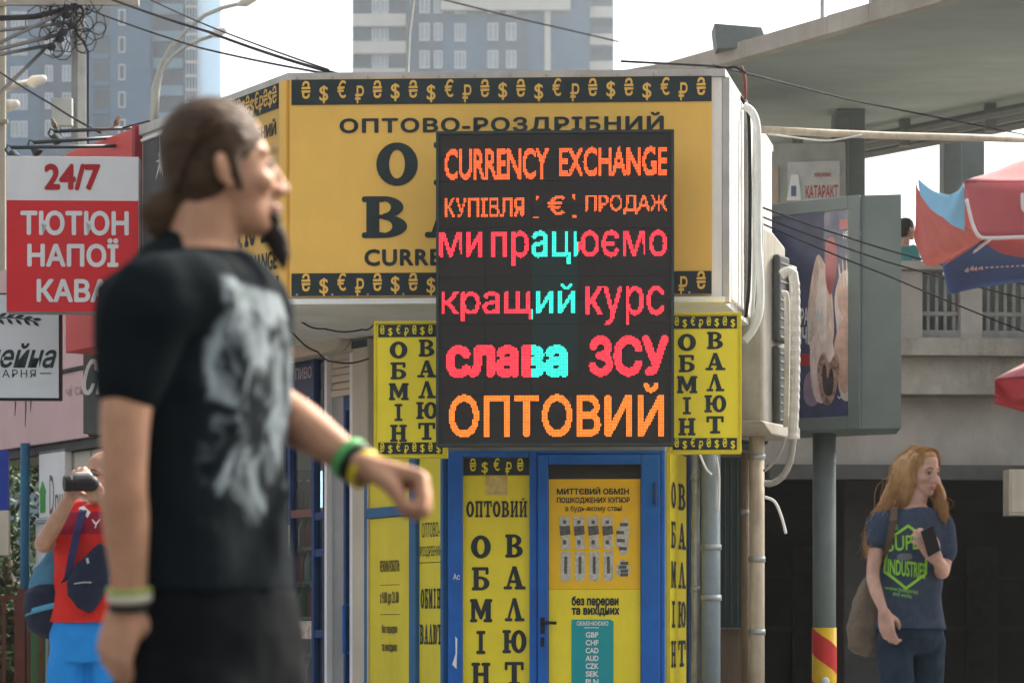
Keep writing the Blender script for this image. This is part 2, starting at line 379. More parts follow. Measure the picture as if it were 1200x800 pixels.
def slab(mb, c, x0, x1, z0, z1, y):
    for i, p in enumerate(_glyph(c)):
        q = [(x0 + a * (x1 - x0), y - .00025 * (i % 9), z0 + b * (z1 - z0)) for a, b in p]
        # wind to face the viewer (outward is -y)
        ar = sum(q[k][0] * q[(k + 1) % len(q)][2] - q[(k + 1) % len(q)][0] * q[k][2] for k in range(len(q)))
        mb.add(q if ar > 0 else q[::-1], [list(range(len(q)))])
    return mb
def slab_line(mb, word, x0, x1, z0, z1, y, gap=.16):
    n = len(word); w = (x1 - x0) / (n + gap * (n - 1))
    for i, c in enumerate(word): slab(mb, c, x0 + i * w * (1 + gap), x0 + i * w * (1 + gap) + w, z0, z1, y)
def slab_col(mb, word, xc, w, z1, pitch, h, y):
    wd = {'І': .7, 'О': 1.05, 'М': 1.15, 'Ю': 1.2, 'А': 1.12, 'Б': .95, 'В': .95}
    for i, c in enumerate(word):
        k = wd.get(c, 1) * w / 2
        slab(mb, c, xc - k, xc + k, z1 - i * pitch - h, z1 - i * pitch, y)
SYM = '₴$€₽₴$'
def symbols(mb, x0, x1, zc, h, n, y, first=0):
    for i in range(n):
        c = SYM[(i + first) % 6]; x = x0 + (x1 - x0) * (i + .5) / n; dz = {0: .12, 1: -.14, 2: .14, 3: -.16, 4: .12, 5: -.05}[(i + first) % 6] * h
        w = h * .5; mb.text(c, x - w / 2, x + w / 2, zc + dz - h / 2, zc + dz + h / 2, y, bold=.012)

# ------------------------------------------------------------------ the ground, the sky's far end
mb = MB(); mb.grid([[(-700, -20, 0), (700, -20, 0)], [(-700, 900, 0), (700, 900, 0)]]); struct('ground', mb, asphalt)
mb = MB(); mb.box(-14, 9, 8.6, 21.5, .004, .12); struct('pavement', mb, paving)
mb = MB(); mb.box(-14, 9, 8.45, 8.597, .002, .13); struct('kerb', mb, kerbm)

# ------------------------------------------------------------------ far towers
tow_a = M('tower_blue_cladding', (.035, .125, .225), .6, var=.12, scale=.6)
tow_b = M('tower_dark_cladding', (.03, .08, .14), .6, var=.08, scale=.6)
tow_w = M('tower_pale_band', (.55, .54, .50), .6, var=.06, scale=.4)
tow_g = M('tower_dark_glass', (.03, .065, .10), .5, spec=.2, var=.3, scale=.3)
tow_f = M('tower_window_frames', (.6, .62, .63), .5)
def window_mesh(x, z, w, h, y, panes):
    f = MB(TF); f.frame(x, x + w, y - .08, y + .05, z, z + h, .12)
    for k in range(1, panes): f.box(x + w * k / panes - .06, x + w * k / panes + .06, y - .08, y + .05, z + .12, z + h - .12)
    p = MB(TF); p.box(x + .12, x + w - .12, y - .01, y + .04, z + .12, z + h - .12)
    return f, p
def add_window(T, x, z, w, h, y, panes=2, light=False):
    f, p = window_mesh(x, z, w, h, y, panes)
    o = T.part('window', f, tow_f); T.part('pane', p, M('tower_pale_glass', (.22, .32, .4), .4, var=.35, scale=.4) if light else tow_g, o)
TY = 262.0; sT = F / TY                                        # px per metre at the towers
TF = Frame(0, TY, 0)
def tx(px): return (px - HX) / sT
def tz(py): return CAMZ + (HY - py) / sT
ST = 3.0
# left tower
T = Thing('apartment_tower', 'blue clad apartment tower behind the utility pole', 'tower', (tx(115), TY, 0))
top = 92
mb = MB(TF); mb.box(tx(5), tx(100), .0, 22, 0, top); mb.box(tx(100), tx(178), -1.2, 22, 0, top); mb.box(tx(178), tx(230), .6, 22, 0, top); T.part('wall', mb, tow_a)
mb = MB(TF); mb.box(tx(47), tx(88), -.5, -.004, 0, top); T.part('wall_panel', mb, tow_b)
zs = [tz(y) for y in (97 + 32 * 2, 97 + 32, 97, 97 - 32, 97 - 64, 97 - 96, 97 - 128)]
for z in zs:
    for a, b in ((13, 22), (23, 32)): add_window(T, tx(a), z, (b - a) / sT, 1.75, 0, 2, True)
    for a, b in ((54, 63), (74, 84)): add_window(T, tx(a), z, (b - a) / sT, 1.75, -.5, 2, True)
    add_window(T, tx(141), z, 8 / sT, 1.7, -1.2, 1)
    m = MB(TF); m.box(tx(112), tx(131), -1.26, -1.203, z - .2, z + 1.9); T.part('loggia', m, tow_g)
    m = MB(TF); m.box(tx(112), tx(131), -1.5, -1.263, z - .75, z - .2); T.part('balcony', m, tow_a)
    m = MB(TF); m.box(tx(180), tx(213), .45, .597, z - .3, z + 1.35); T.part('loggia', m, tow_g)
    m = MB(TF); m.box(tx(179), tx(214), .0, .447, z - 1.4, z - .3); T.part('balcony', m, M('tower_pale_blue', (.14, .26, .34), .5, var=.06, scale=.5))
m = MB(TF)
for k in range(4): m.box(tx(217 + 3.5 * k), tx(217.8 + 3.5 * k), .3, .597, 0, top)
for k in range(58): m.box(tx(216.5), tx(229.5), .35, .597, top - 1.5 * k - .25, top - 1.5 * k)
T.part('glazing_grid', m, tow_f)
# middle tower
T = Thing('apartment_tower', 'pale banded tower block rising behind the yellow kiosk roof', 'tower', (tx(565), TY, 0))
mb = MB(TF); mb.box(tx(413), tx(480), 0, 20, 0, top); mb.box(tx(480), tx(690), -1.0, 20, 0, top); mb.box(tx(690), tx(719), .2, 20, 0, top); T.part('wall', mb, tow_a)
mb = MB(TF); mb.box(tx(571), tx(618), -1.25, -1.004, 0, top); mb.box(tx(482), tx(520), -1.2, -1.004, 0, top); T.part('wall_panel', mb, tow_b)
mb = MB(TF); mb.box(tx(638), tx(645), -1.4, -1.004, 0, top); T.part('stair_strip', mb, tow_w)
for k in range(-1, 4):
    z = tz(36 + 32 * k)                                        # window head row
    for a, b in ((436, 445), (446, 455)): add_window(T, tx(a), z - 1.6 + .5, (b - a) / sT, 1.5, -.02, 2, True)
    m = MB(TF); m.box(tx(414), tx(476), -.5, -.004, z - 2.6, z - 1.25); T.part('balcony', m, tow_w)
    m = MB(TF); m.box(tx(414), tx(435), -.05, -.003, z - 1.2, z + .35); m.box(tx(457), tx(475), -.05, -.003, z - 1.2, z + .35); T.part('loggia', m, tow_g)
    m = MB(TF); m.box(tx(691), tx(719), -.3, .197, z - 1.6, z - .4); T.part('balcony', m, tow_w)
    m = MB(TF); m.box(tx(694), tx(717), .14, .198, z - .35, z + 1.0); T.part('loggia', m, tow_g)
    for a, b, y in ((492, 504, -1.2), (509, 519, -1.2), (533, 546, -1.0), (571.5, 584, -1.25), (593, 605, -1.25)):
        add_window(T, tx(a), z - 1.4, (b - a) / sT, 1.9, y, 2 if b - a < 13 else 3, True)
mb = MB(TF); mb.box(tx(517), tx(668), -1.9, -1.41, tz(17), tz(2)); T.part('cornice_band', mb, tow_w)

# ------------------------------------------------------------------ overpass with its dark underpass
BR = Frame(0, 24.0, 4.0)
def brx(px, off=0): return BR.hit(px, 450, off)[0]
T = Thing('overpass', 'stained concrete overpass with a barred parapet behind the woman', 'bridge', BR.w((6, 0, 0)))
xL, xR = 1.2, 13
z0 = BR.hit(1100, 548)[1]; z1 = BR.hit(1100, 462)[1]; z2 = BR.hit(1100, 430)[1]; z3 = BR.hit(1100, 398)[1]; z4 = BR.hit(1100, 318)[1]; z5 = BR.hit(1100, 308)[1]
mb = MB(BR); mb.box(xL, xR, .35, 9, z0 + .02, z1); T.part('abutment_beam', mb, concrete_pale)
mb = MB(BR); mb.box(xL, xR, .0, 9.0, z1 + .003, z2 + .1); T.part('deck_edge', mb, concrete)
mb = MB(BR); mb.box(xL, xR, -.16, .6, z2 + .103, z3); T.part('kerb_beam', mb, concrete)
rail = M('parapet_bars', (.27, .27, .255), .6, var=.2, dirt=.4)
pxs = [brx(1072 - 145), brx(1072 - 60), brx(1067), brx(1137), brx(1222), brx(1300), brx(1380)]
for x in pxs:
    m = MB(BR); m.box(x - .11, x + .11, -.06, .22, z3 + .002, z4 - .002); T.part('parapet_post', m, concrete_pale, bevel=.01)
m = MB(BR); m.box(xL, xR, -.12, .28, z4, z5); T.part('coping', m, concrete_pale, bevel=.01)
m = MB(BR); m.box(xL, xR, .02, .14, z3 + .002, z3 + .1); m.box(xL, xR, .05, .11, z3 + .25, z3 + .29)
x = xL
while x < xR - .1:
    m.box(x, x + .03, .06, .10, z3 + .1, z4 - .003); x += .088
T.part('parapet_bars', m, rail)
m = MB(BR); m.box(xL, xR, .9, 1.0, z2 + .1, z4 + .1); T.part('rear_screen', m, M('screen_grey_green', (.10, .115, .105), .9, var=.3, scale=2, dirt=.3))
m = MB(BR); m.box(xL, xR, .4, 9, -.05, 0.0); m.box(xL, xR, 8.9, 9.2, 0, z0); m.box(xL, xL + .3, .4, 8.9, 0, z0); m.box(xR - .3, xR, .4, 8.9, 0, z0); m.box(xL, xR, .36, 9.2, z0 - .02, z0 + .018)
T.part('underpass_lining', m, shade_toned_wall)
m = MB(BR)
for z in (.9, 1.6): m.box(xL + .3, xR - .3, 8.82, 8.899, z, z + .06)
T.part('wall_rail', m, M('dim_rail', (.03, .03, .028), .8))
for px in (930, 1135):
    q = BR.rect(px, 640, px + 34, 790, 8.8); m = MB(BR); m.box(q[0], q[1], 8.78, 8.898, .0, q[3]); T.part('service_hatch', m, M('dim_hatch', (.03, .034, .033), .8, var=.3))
for k, px in enumerate((1008, 1290)):
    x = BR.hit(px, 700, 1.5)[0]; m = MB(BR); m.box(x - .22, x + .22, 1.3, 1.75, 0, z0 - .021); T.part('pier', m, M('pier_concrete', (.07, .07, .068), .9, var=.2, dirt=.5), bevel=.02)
m = MB(BR); x0, x1, za, zb = BR.rect(900, 545, 1200, 562, .2); m.box(x0, xR, .1, .3, za, zb); T.part('drip_beam', m, M('drip_concrete', (.09, .09, .085), .9, var=.2, dirt=.3))
mb = MB(BR); x0, x1, za, zb = BR.rect(1181, 550, 1214, 604, -.3); mb.box(x0, x1, -.35, -.12, za, zb); mb.box(x0 + .02, x1 - .02, -.365, -.352, za + .03, zb - .03)
single('junction_box', 'cream electrical box hanging on the overpass edge at far right', 'electrical box', mb, cream, bevel=.012)
# wide roof slab over the overpass
ZS = 7.0
def ons(px, py): Y = F * (ZS - CAMZ) / (HY - py); return ((px - HX) * Y / F, Y)
front = [ons(560, 128), ons(700, 108), ons(790, 93), ons(885, 67), ons(1030, 26), ons(1200, -22), ons(1400, -70), ons(1700, -130)]
back = [ons(1700, 20), ons(1400, 88), ons(1200, 137), ons(1020, 172), ons(893, 195), ons(700, 215), ons(560, 225)]
T = Thing('roof_slab', 'huge pale concrete station roof slab sloping over the overpass', 'roof', (9, 27, 0))
mb = MB(); mb.plan([(p[0], p[1]) for p in (back + front)], ZS, ZS + .06); T.part('soffit', mb, soffit_m)
mb = MB()
for a, b in zip(front[:-1], front[1:]):
    A = Vector((*a, 0)); B = Vector((*b, 0)); d = (B - A).normalized(); n = Vector((d.y, -d.x, 0)) * -1
    L = (B - A).length; q = 0
    while q < L - .01:
        e = min(q + 1.25, L); P = A + d * q; Q = A + d * (e - .006)
        o = -n * .14 if n.y > 0 else n * .14
        mb.plan([(P.x + o.x, P.y + o.y), (Q.x + o.x, Q.y + o.y), (Q.x, Q.y), (P.x, P.y)][::1], ZS - .02, ZS + .16 + .01 * math.sin(q * 7)); q = e
T.part('fascia', mb, concrete_pale)
mb = MB()
for k, dz in ((0, 0), (.55, .0), (1.0, 0)):
    P = [Vector((x, y - .35 - k * 1.1, ZS - .14)) for x, y in back[1:-1]]; mb.tube(P, .06, 6)
T.part('soffit_pipe', mb, M('soffit_pipe', (.16, .17, .17), .7))
for px, py in ((935, 160), (985, 150), (1160, 122), (1060, 140)):
    x, y = ons(px, py); m = MB(); m.box(x - .06, x + .06, y - .06, y + .06, ZS - .32, ZS - .002); T.part('hanger', m, M('soffit_pipe', (.16, .17, .17), .7))
mb = MB(); x, y = ons(867, 70); mb.prism([(x - .25, ZS + .1), (x + .3, ZS + .1), (x + .22, ZS + .32), (x - .28, ZS + .36)], y - .1, y + .3); T.part('vent_cowl', mb, M('cowl', (.14, .16, .16), .6))
mb = MB(); x, y = ons(1037, 24); mb.box(x - .12, x + .14, y + .02, y + .3, ZS + .1, ZS + .45); T.part('roof_box', mb, concrete_pale)
mb = MB(); x, y = ons(968, 44); mb.tube([(x, y + .3, ZS), (x, y + .3, ZS + 2.6)], .022, 8); single('antenna_mast', 'thin dark mast standing on the edge of the roof slab', 'mast', mb, grey_paint, base=(x, y + .3, ZS))
# columns standing on the overpass under the slab
colm = M('column_blue_grey', (.17, .2, .21), .7, var=.12, scale=2, dirt=.3)
for px0, px1, lab in ((1108, 1154, 'grey square column left of the parasol carrying the roof slab'), (1014 - 34, 1014, 'grey column right of the red lettered booth under the slab')):
    Y = 29.5 if px0 > 1050 else 28.2
    a = W(px0, 200, Y).x; b = W(px1, 200, Y).x
    mb = MB(); mb.box(a, b, Y, Y + .45, z2 + .1, ZS - .003); mb.box(a - .02, a + (b - a) * .42, Y - .03, Y - .003, z2 + .1, ZS - .1)
    single('roof_column', lab, 'column', mb, colm, bevel=.015)
# booth with red lettering up on the overpass
BF = Frame(W(893, 200, 27).x, 27, -8)
bx0, bx1, bz0, bz1 = BF.rect(893, 176, 985, 250)
T = Thing('booth', 'pale booth with red lettering up on the overpass', 'booth', BF.w(((bx0 + bx1) / 2, 1, z2 + .1)))
mb = MB(BF); mb.box(bx0 - 1, bx1 + .05, 0, 1.2, z2 + .1, BF.hit(940, 168)[1]); T.part('wall', mb, M('booth_wall', (.36, .37, .34), .7, var=.1, dirt=.2))
x0, x1, za, zb = BF.rect(923, 190, 984, 236); mb = MB(BF); mb.box(x0, x1, -.04, -.003, za, zb); sg = T.part('sign_panel', mb, M('booth_sign', (.5, .51, .49), .5))
x0, x1, za, zb = BF.rect(944, 217, 982, 232, -.04); mb = MB(BF); mb.text('КАТАРАКТ', x0, x1, za, zb, -.044, bold=.03)
x0, x1, za, zb = BF.rect(954, 201, 974, 209, -.04); mb.text('лікуємо', x0, x1, za, zb, -.044, bold=.02); T.part('lettering', mb, M('booth_red', (.42, .07, .06), .5), sg)
x0, x1, za, zb = BF.rect(922, 206, 939, 236); mb = MB(BF); mb.prism([(x0, za), (x1, za), (x1 - .03, zb), (x0 + .05, zb)], -.07, -.043); T.part('poster', mb, white, sg)
x0, x1, za, zb = BF.rect(927, 218, 933, 230, -.07); mb = MB(BF); mb.box(x0, x1, -.076, -.072, za, zb); T.part('poster_picture', mb, M('booth_blue', (.1, .15, .25), .5), sg)
x0, x1, za, zb = BF.rect(901, 196, 912, 240); mb = MB(BF); mb.box(x0, x1, -.04, -.003, za, zb); T.part('door', mb, M('booth_door', (.42, .33, .25), .6))

# ------------------------------------------------------------------ kiosk
K = Frame((340 - HX) * 16 / F, 16.0, -2.5)
LF = Frame(K.o.x, K.o.y, -55.2)                                # the row of shops going back to the left
xr = K.hit(846, 200)[0]
RF = Frame(K.w((xr, 0, 0)).x, K.w((xr, 0, 0)).y, 77.0)         # right-hand side of the upper box
zb_ = K.hit(590, 350)[1]; zt = K.hit(590, 91)[1]; zr = K.hit(590, 84)[1]
T = Thing('exchange_kiosk', 'currency exchange kiosk with ochre fascia and blue doors', 'kiosk', K.w((1.4, 1.5, 0)))
Lp = [LF.w((-2.2, 0, 0)), LF.w((0, 0, 0))]; Rp = [RF.w((0, 0, 0)), RF.w((2.6, 0, 0))]
back_c = [RF.w((2.6, 1.9, 0)), LF.w((-2.2, 2.2, 0))]
plan = [Lp[0], Lp[1], Rp[0], Rp[1]] + back_c
mb = MB(); mb.plan([(p.x, p.y) for p in plan], zb_ - .02, zr - .05); T.part('upper_box', mb, white_metal)
mb = MB(); c = sum((Vector(p) for p in plan), Vector()) / len(plan)
mb.plan([((p - c) * 1.012 + c).xy[:] for p in plan], zr - .048, zr); T.part('roof_edge', mb, trim_metal)
# soffit trim
mb = MB(K); mb.box(-.02, xr + .02, -.05, -.003, zb_ - .035, zb_ + .0); T.part('bottom_trim', mb, white_metal)
# corrugated side, battens
mb = MB(RF); x = .10
while x < 2.5:
    mb.box(x, x + .10, -.035, -.003, zb_ + .02, zr - .06); x += .16
T.part('corrugated_side', mb, white_metal, bevel=.01)
mb = MB(RF); mb.box(-.0, .085, -.05, -.003, zb_ - .03, zr - .052); T.part('corner_post', mb, trim_metal)
# fascia front
fx0, fx1, fz0, fz1 = K.rect(341, 92, 834, 347)
mb = MB(K); mb.box(0.0, fx1, -.03, -.003, fz0, fz1); fas = T.part('fascia_board', mb, ochre)
zA = K.hit(590, 121, -.03)[1]; zB = K.hit(590, 319, -.03)[1]
h = .118
for q0, q1 in ((zA, fz1 - .004), (fz0 + .004, zB)):
    mb = MB(K); mb.box(.014, fx1 - .002, -.036, -.0305, q0, q1); sb = T.part('symbol_band', mb, ink, fas)
    mb = MB(K); symbols(mb, K.hit(349, 100)[0], K.hit(832, 100)[0], (q0 + q1) / 2, h, 23, -.039); T.part('currency_symbols', mb, ochre, fas)
r1 = K.rect(398, 133, 778, 158, -.03); r2 = K.rect(441, 166, 760, 217, -.03); r3 = K.rect(424, 229, 775, 278, -.03); r4 = K.rect(427, 291, 742, 311, -.03)
lines(T, 'lettering', K, [lambda m: m.text('ОПТОВО-РОЗДРІБНИЙ', *r1, -.034, bold=.034, spacing=1.12), lambda m: slab_line(m, 'ОБМІН', *r2, -.034, .38),
    lambda m: slab_line(m, 'ВАЛЮТ', *r3, -.034, .36), lambda m: m.text('CURRENCY EXCHANGE', *r4, -.034, bold=.036, spacing=1.12)], ink, fas)
mb = MB(K)
for i in range(12):
    x = .05 + i * .235
    for z in (fz1 + .01, fz0 + .012): mb.tube([(x, -.045, z), (x, -.03, z)], .008, 6, world=False)
T.part('screws', mb, steel, fas)
# fascia left side
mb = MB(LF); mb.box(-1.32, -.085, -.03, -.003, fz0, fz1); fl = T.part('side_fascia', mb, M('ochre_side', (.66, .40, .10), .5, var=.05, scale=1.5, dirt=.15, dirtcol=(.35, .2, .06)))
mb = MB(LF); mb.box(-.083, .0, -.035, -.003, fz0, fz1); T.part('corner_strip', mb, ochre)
for q0, q1 in ((zA, fz1 - .004), (fz0 + .004, zB)):
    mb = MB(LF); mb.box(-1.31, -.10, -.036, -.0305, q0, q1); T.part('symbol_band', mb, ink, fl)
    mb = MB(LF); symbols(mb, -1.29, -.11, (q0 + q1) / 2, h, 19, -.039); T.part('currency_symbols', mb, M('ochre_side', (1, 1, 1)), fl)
zz = lambda y: K.hit(335, y)[1]
lines(T, 'lettering', LF, [lambda m: m.text('ОПТОВО-РОЗДРІБНИЙ', -1.25, -.13, zz(158), zz(135), -.034, bold=.03), lambda m: slab_line(m, 'ОБМІН', -1.1, -.28, zz(217), zz(166), -.034, .3),
    lambda m: slab_line(m, 'ВАЛЮТ', -1.15, -.22, zz(278), zz(229), -.034, .3), lambda m: m.text('CURRENCY EXCHANGE', -1.25, -.12, zz(313), zz(290), -.034, bold=.03)], ink, fl)
# lower body
D = .9
P1 = K.w((K.hit(525, 700, D)[0], D, 0)); P2 = K.w((K.hit(779, 700, D)[0], D, 0))
AF = Frame(P1.x, P1.y, -60); CF = Frame(P2.x, P2.y, 75)
P0 = AF.w((-1.16, 0, 0)); P3 = CF.w((.9, 0, 0)); P4 = CF.w((2.6, .6, 0)); Q = AF.w((-1.3, 2.4, 0))
mb = MB(); mb.plan([(p.x, p.y) for p in (P0, P1, P2, P3, P4, Q)], .12, zb_ - .022); T.part('lower_body', mb, grey_paint)
# door wall
X = lambda px: K.hit(px, 660, D)[0]; Z = lambda py: K.hit(650, py, D)[1]
zg = .14
mb = MB(K); mb.box(X(526), X(543), D - .09, D - .003, zg, Z(529)); mb.box(X(621), X(630), D - .09, D - .003, zg, Z(529)); mb.box(X(774), X(779), D - .09, D - .003, zg, Z(529)); mb.box(X(543), X(621), D - .085, D - .003, Z(536), Z(529)); mb.box(X(630), X(774), D - .09, D - .003, Z(533), Z(529)); mb.box(X(543), X(621), D - .085, D - .003, zg, zg + .1)
T.part('door_frame', mb, blue, bevel=.006)
mb = MB(K); mb.box(X(543), X(621), D - .05, D - .003, zg + .1, Z(536)); wp = T.part('side_panel', mb, yellow)
mb = MB(K); mb.box(X(543.6), X(620.4), D - .056, D - .0505, Z(557), Z(536.4)); T.part('symbol_band', mb, ink, wp)
mb = MB(K); symbols(mb, X(548), X(617), (Z(557) + Z(536)) / 2, .088, 5, D - .059); T.part('currency_symbols', mb, yellow, wp)
mb = MB(K); mb.box(X(569), X(595), D - .0525, D - .0505, Z(580), Z(558)); T.part('sticker_residue', mb, M('tape', (.6, .45, .16), .5, var=.3, scale=30), wp)
lines(T, 'lettering', K, [lambda m: slab_line(m, 'ОПТОВИЙ', X(547), X(618), Z(606), Z(587), D - .0535, .14),
    lambda m: slab_col(m, 'ОБМІН', X(564), .132, Z(627), 37 / 167.5, 27 / 167.5, D - .0535), lambda m: slab_col(m, 'ВАЛЮТ', X(603), .132, Z(626), 37 / 167.5, 27 / 167.5, D - .0535)], ink, wp)
# the door itself
mb = MB(K); a, b = X(630.6), X(773.4)
mb.box(a, X(643), D - .12, D - .02, zg + .01, Z(533.6)); mb.box(X(751), b, D - .12, D - .02, zg + .01, Z(533.6)); mb.box(X(643), X(751), D - .12, D - .02, Z(545), Z(533.6)); mb.box(X(643), X(751), D - .12, D - .02, zg + .01, zg + .14)
dr = T.part('door', mb, blue, bevel=.008)
mb = MB(K); mb.box(X(643), X(751), D - .07, D - .05, zg + .14, Z(545)); T.part('door_glass', mb, M('dark_door_glass', (.03, .028, .022), .12, var=.4, scale=2), dr)
mb = MB(K); mb.box(X(643.6), X(750.4), D - .078, D - .072, Z(690), Z(562)); T.part('amber_poster', mb, amber, dr)
mb = MB(K); mb.box(X(643.6), X(750.4), D - .078, D - .072, zg + .15, Z(690.3)); T.part('yellow_poster', mb, yellow, dr)
def t(s, px0, px1, py0, py1, y=D - .0805, **k): mb.text(s, X(px0), X(px1), Z(py1), Z(py0), y, **k)
for args, bd in ((('МИТТЄВИЙ ОБМІН', 653, 737, 571, 580), .035), (('ПОШКОДЖЕНИХ КУПЮР', 653, 738, 583, 591), .03), (('в будь-якому стані', 663, 729, 592.5, 601), .012), (('без перерви', 670, 725, 698, 712), .05), (('та вихідних', 670, 726, 709, 722), .05)):
    mb = MB(K); t(*args, bold=bd); T.part('lettering', mb, ink, dr)
mb = MB(K); mb.prism([(X(670), zg + .16), (X(719), zg + .16), (X(719), Z(728)), (X(716), Z(725.5)), (X(670), Z(725.5))], D - .084, D - .0785); T.part('rate_list', mb, teal, dr)
mb = MB(K); t('ОБМІНЮЄМО', 676, 713, 727.5, 732.5, D - .0865, bold=.02); mb.box(X(685), X(702), D - .0865, D - .0845, Z(735.4), Z(734.6))
for i, c in enumerate(('GBP', 'CHF', 'CAD', 'AUD', 'CZK', 'SEK', 'PLN', 'JPY', 'DKK')): t(c, 686.5, 701.5, 740 + 9.1 * i, 746.5 + 9.1 * i, D - .0865, bold=.03)
T.part('rate_lettering', mb, white, dr)
note = M('banknote_print', (.48, .47, .42), .6, var=.35, scale=40); noted = M('banknote_dark', (.10, .10, .09), .6, var=.5, scale=50)
rn = random.Random(4)
for i in range(4):
    px = 656 + i * 16.6
    mb = MB(K); mb.prism([(X(px - .5), Z(606)), (X(px + 12), Z(605)), (X(px + 12.5), Z(621)), (X(px + 11), Z(623)), (X(px + 13), Z(643)), (X(px + 2), Z(644)), (X(px + 2), Z(626)), (X(px), Z(620))][::-1], D - .082, D - .079); bn = T.part('banknote_picture', mb, note, dr)
    mb = MB(K); mb.prism([(X(px), Z(617)), (X(px + 12), Z(616)), (X(px + 13), Z(626)), (X(px + 1), Z(628))][::-1], D - .0835, D - .0822); mb.box(X(px + 4), X(px + 8), D - .0835, D - .0822, Z(614), Z(610)); mb.box(X(px + 4), X(px + 8), D - .0835, D - .0822, Z(638), Z(633)); T.part('crumple', mb, noted, bn)
    mb = MB(K); q = px + 1.5; mb.prism([(X(q), Z(647)), (X(q + 11.5), Z(646)), (X(q + 11.5), Z(676 + rn.uniform(0, 5))), (X(q + 7), Z(682)), (X(q + 4), Z(679)), (X(q), Z(681))][::-1], D - .082, D - .079); bn = T.part('banknote_picture', mb, note, dr)
    mb = MB(K); mb.box(X(q + 4), X(q + 7.5), D - .0835, D - .0822, Z(672), Z(652)); T.part('print', mb, noted, bn)
for (y0, y1) in ((609, 649), (657, 676)):
    mb = MB(K); pts = []
    for k in range(14):
        a = 2 * math.pi * k / 14; r = 1 + rn.uniform(-.25, .2); pts.append((X(729.5 + 8.5 * r * math.cos(a)), Z((y0 + y1) / 2 + (y1 - y0) / 2 * r * math.sin(a))))
    mb.prism(pts[::-1], D - .082, D - .079); bn = T.part('banknote_scraps', mb, note, dr)
    mb = MB(K)
    for k in range(4):
        yy = y0 + (y1 - y0) * (k + .6) / 4.3; xx = 729 + rn.uniform(-4, 3); mb.box(X(xx - 4), X(xx + 5), D - .0835, D - .0822, Z(yy + 2.3), Z(yy - 1.5))
    T.part('crumple', mb, noted, bn)
mb = MB(K); mb.box(X(634), X(639), D - .128, D - .12, Z(742), Z(723)); mb.tube([(X(636.5), D - .12, Z(729)), (X(636.5), D - .17, Z(729)), (X(640), D - .18, Z(729)), (X(653), D - .178, Z(729.5))], .011, 8, world=False); mb.box(X(634.5), X(638.5), D - .132, D - .12, Z(757), Z(746)); T.part('door_handle', mb, black, dr, smooth=False)
mb = MB(K); mb.tube([(X(767.5), D - .128, Z(592)), (X(767.5), D - .128, Z(567))], .014, 8, world=False); T.part('hinge', mb, bluedk, dr)
mb = MB(K); mb.box(X(544), X(621), D - .0525, D - .0504, zg + .1, zg + .22); T.part('kick_strip', mb, bluedk, wp)
mb = MB(K); mb.prism([(X(531), Z(778)), (X(536), Z(783)), (X(537), Z(748)), (X(534.5), Z(745)), (X(535), Z(765))], D - .094, D - .0905); mb.text('Ас', X(532), X(540), Z(679), Z(672), D - .0925, bold=.01); T.part('paint_scrawl', mb, white)
# boards left of the doors, on the angled wall
AX = lambda px: AF.hit(px, 660)[0]; AZ = lambda py: AF.hit(480, py)[1]
mb = MB(AF); mb.box(AX(487.5), AX(495.5), -.06, -.003, .14, AZ(520)); mb.box(AX(437), AX(487), -.055, -.003, AZ(604), AZ(592)); mb.box(AX(434), AX(437), -.055, -.003, .14, AZ(520)); mb.box(AX(523), AX(526), -.05, -.003, .14, AZ(520)); T.part('blue_mullions', mb, M('blue_mullion', (.02, .13, .30), .45, dirt=.3), bevel=.006)
mb = MB(AF); mb.box(AX(437.4), AX(487), -.03, -.003, .15, AZ(604.5)); mb.box(AX(437.4), AX(487), -.03, -.003, AZ(591.5), AZ(521)); b1 = T.part('hours_board', mb, M('yellow_board', (.76, .62, .035), .5, var=.06, scale=3, dirt=.15))
mb = MB(AF); at = lambda s, px0, px1, py0, py1, **k: mb.text(s, AX(px0), AX(px1), AZ(py1), AZ(py0), -.0335, **k)
for args in (('РЕЖИМ РОБОТИ:', 450, 473, 655, 669), ('з 9.00 до 21.00', 450, 472, 692, 709), ('без перерви', 452, 470, 731, 744), ('та вихідних', 452, 470, 752, 765)):
    mb = MB(AF); at(*args, bold=.03); T.part('lettering', mb, inkg, b1)
mb = MB(AF); mb.box(AX(450), AX(473), -.0335, -.031, AZ(684.6), AZ(684)); mb.box(AX(450), AX(473), -.0335, -.031, AZ(719.6), AZ(719)); T.part('rule_line', mb, inkg, b1)
mb = MB(AF); mb.box(AX(496), AX(522.6), -.03, -.003, .15, AZ(660.6)); mb.box(AX(496), AX(522.6), -.03, -.003, AZ(659.6), AZ(521)); b2 = T.part('name_board', mb, M('yellow_board', (1, 1, 1)))
lines(T, 'lettering', AF, [lambda m: m.text('ОПТОВО-', AX(499), AX(520), AZ(631), AZ(614), -.0335), lambda m: m.text('РОЗДРІБНИЙ', AX(497), AX(522), AZ(655), AZ(638), -.0335),
    lambda m: slab_line(m, 'ОБМІН', AX(498), AX(521), AZ(713), AZ(690), -.0335, .2), lambda m: slab_line(m, 'ВАЛЮТ', AX(497), AX(522), AZ(754), AZ(731), -.0335, .2)], ink, b2)
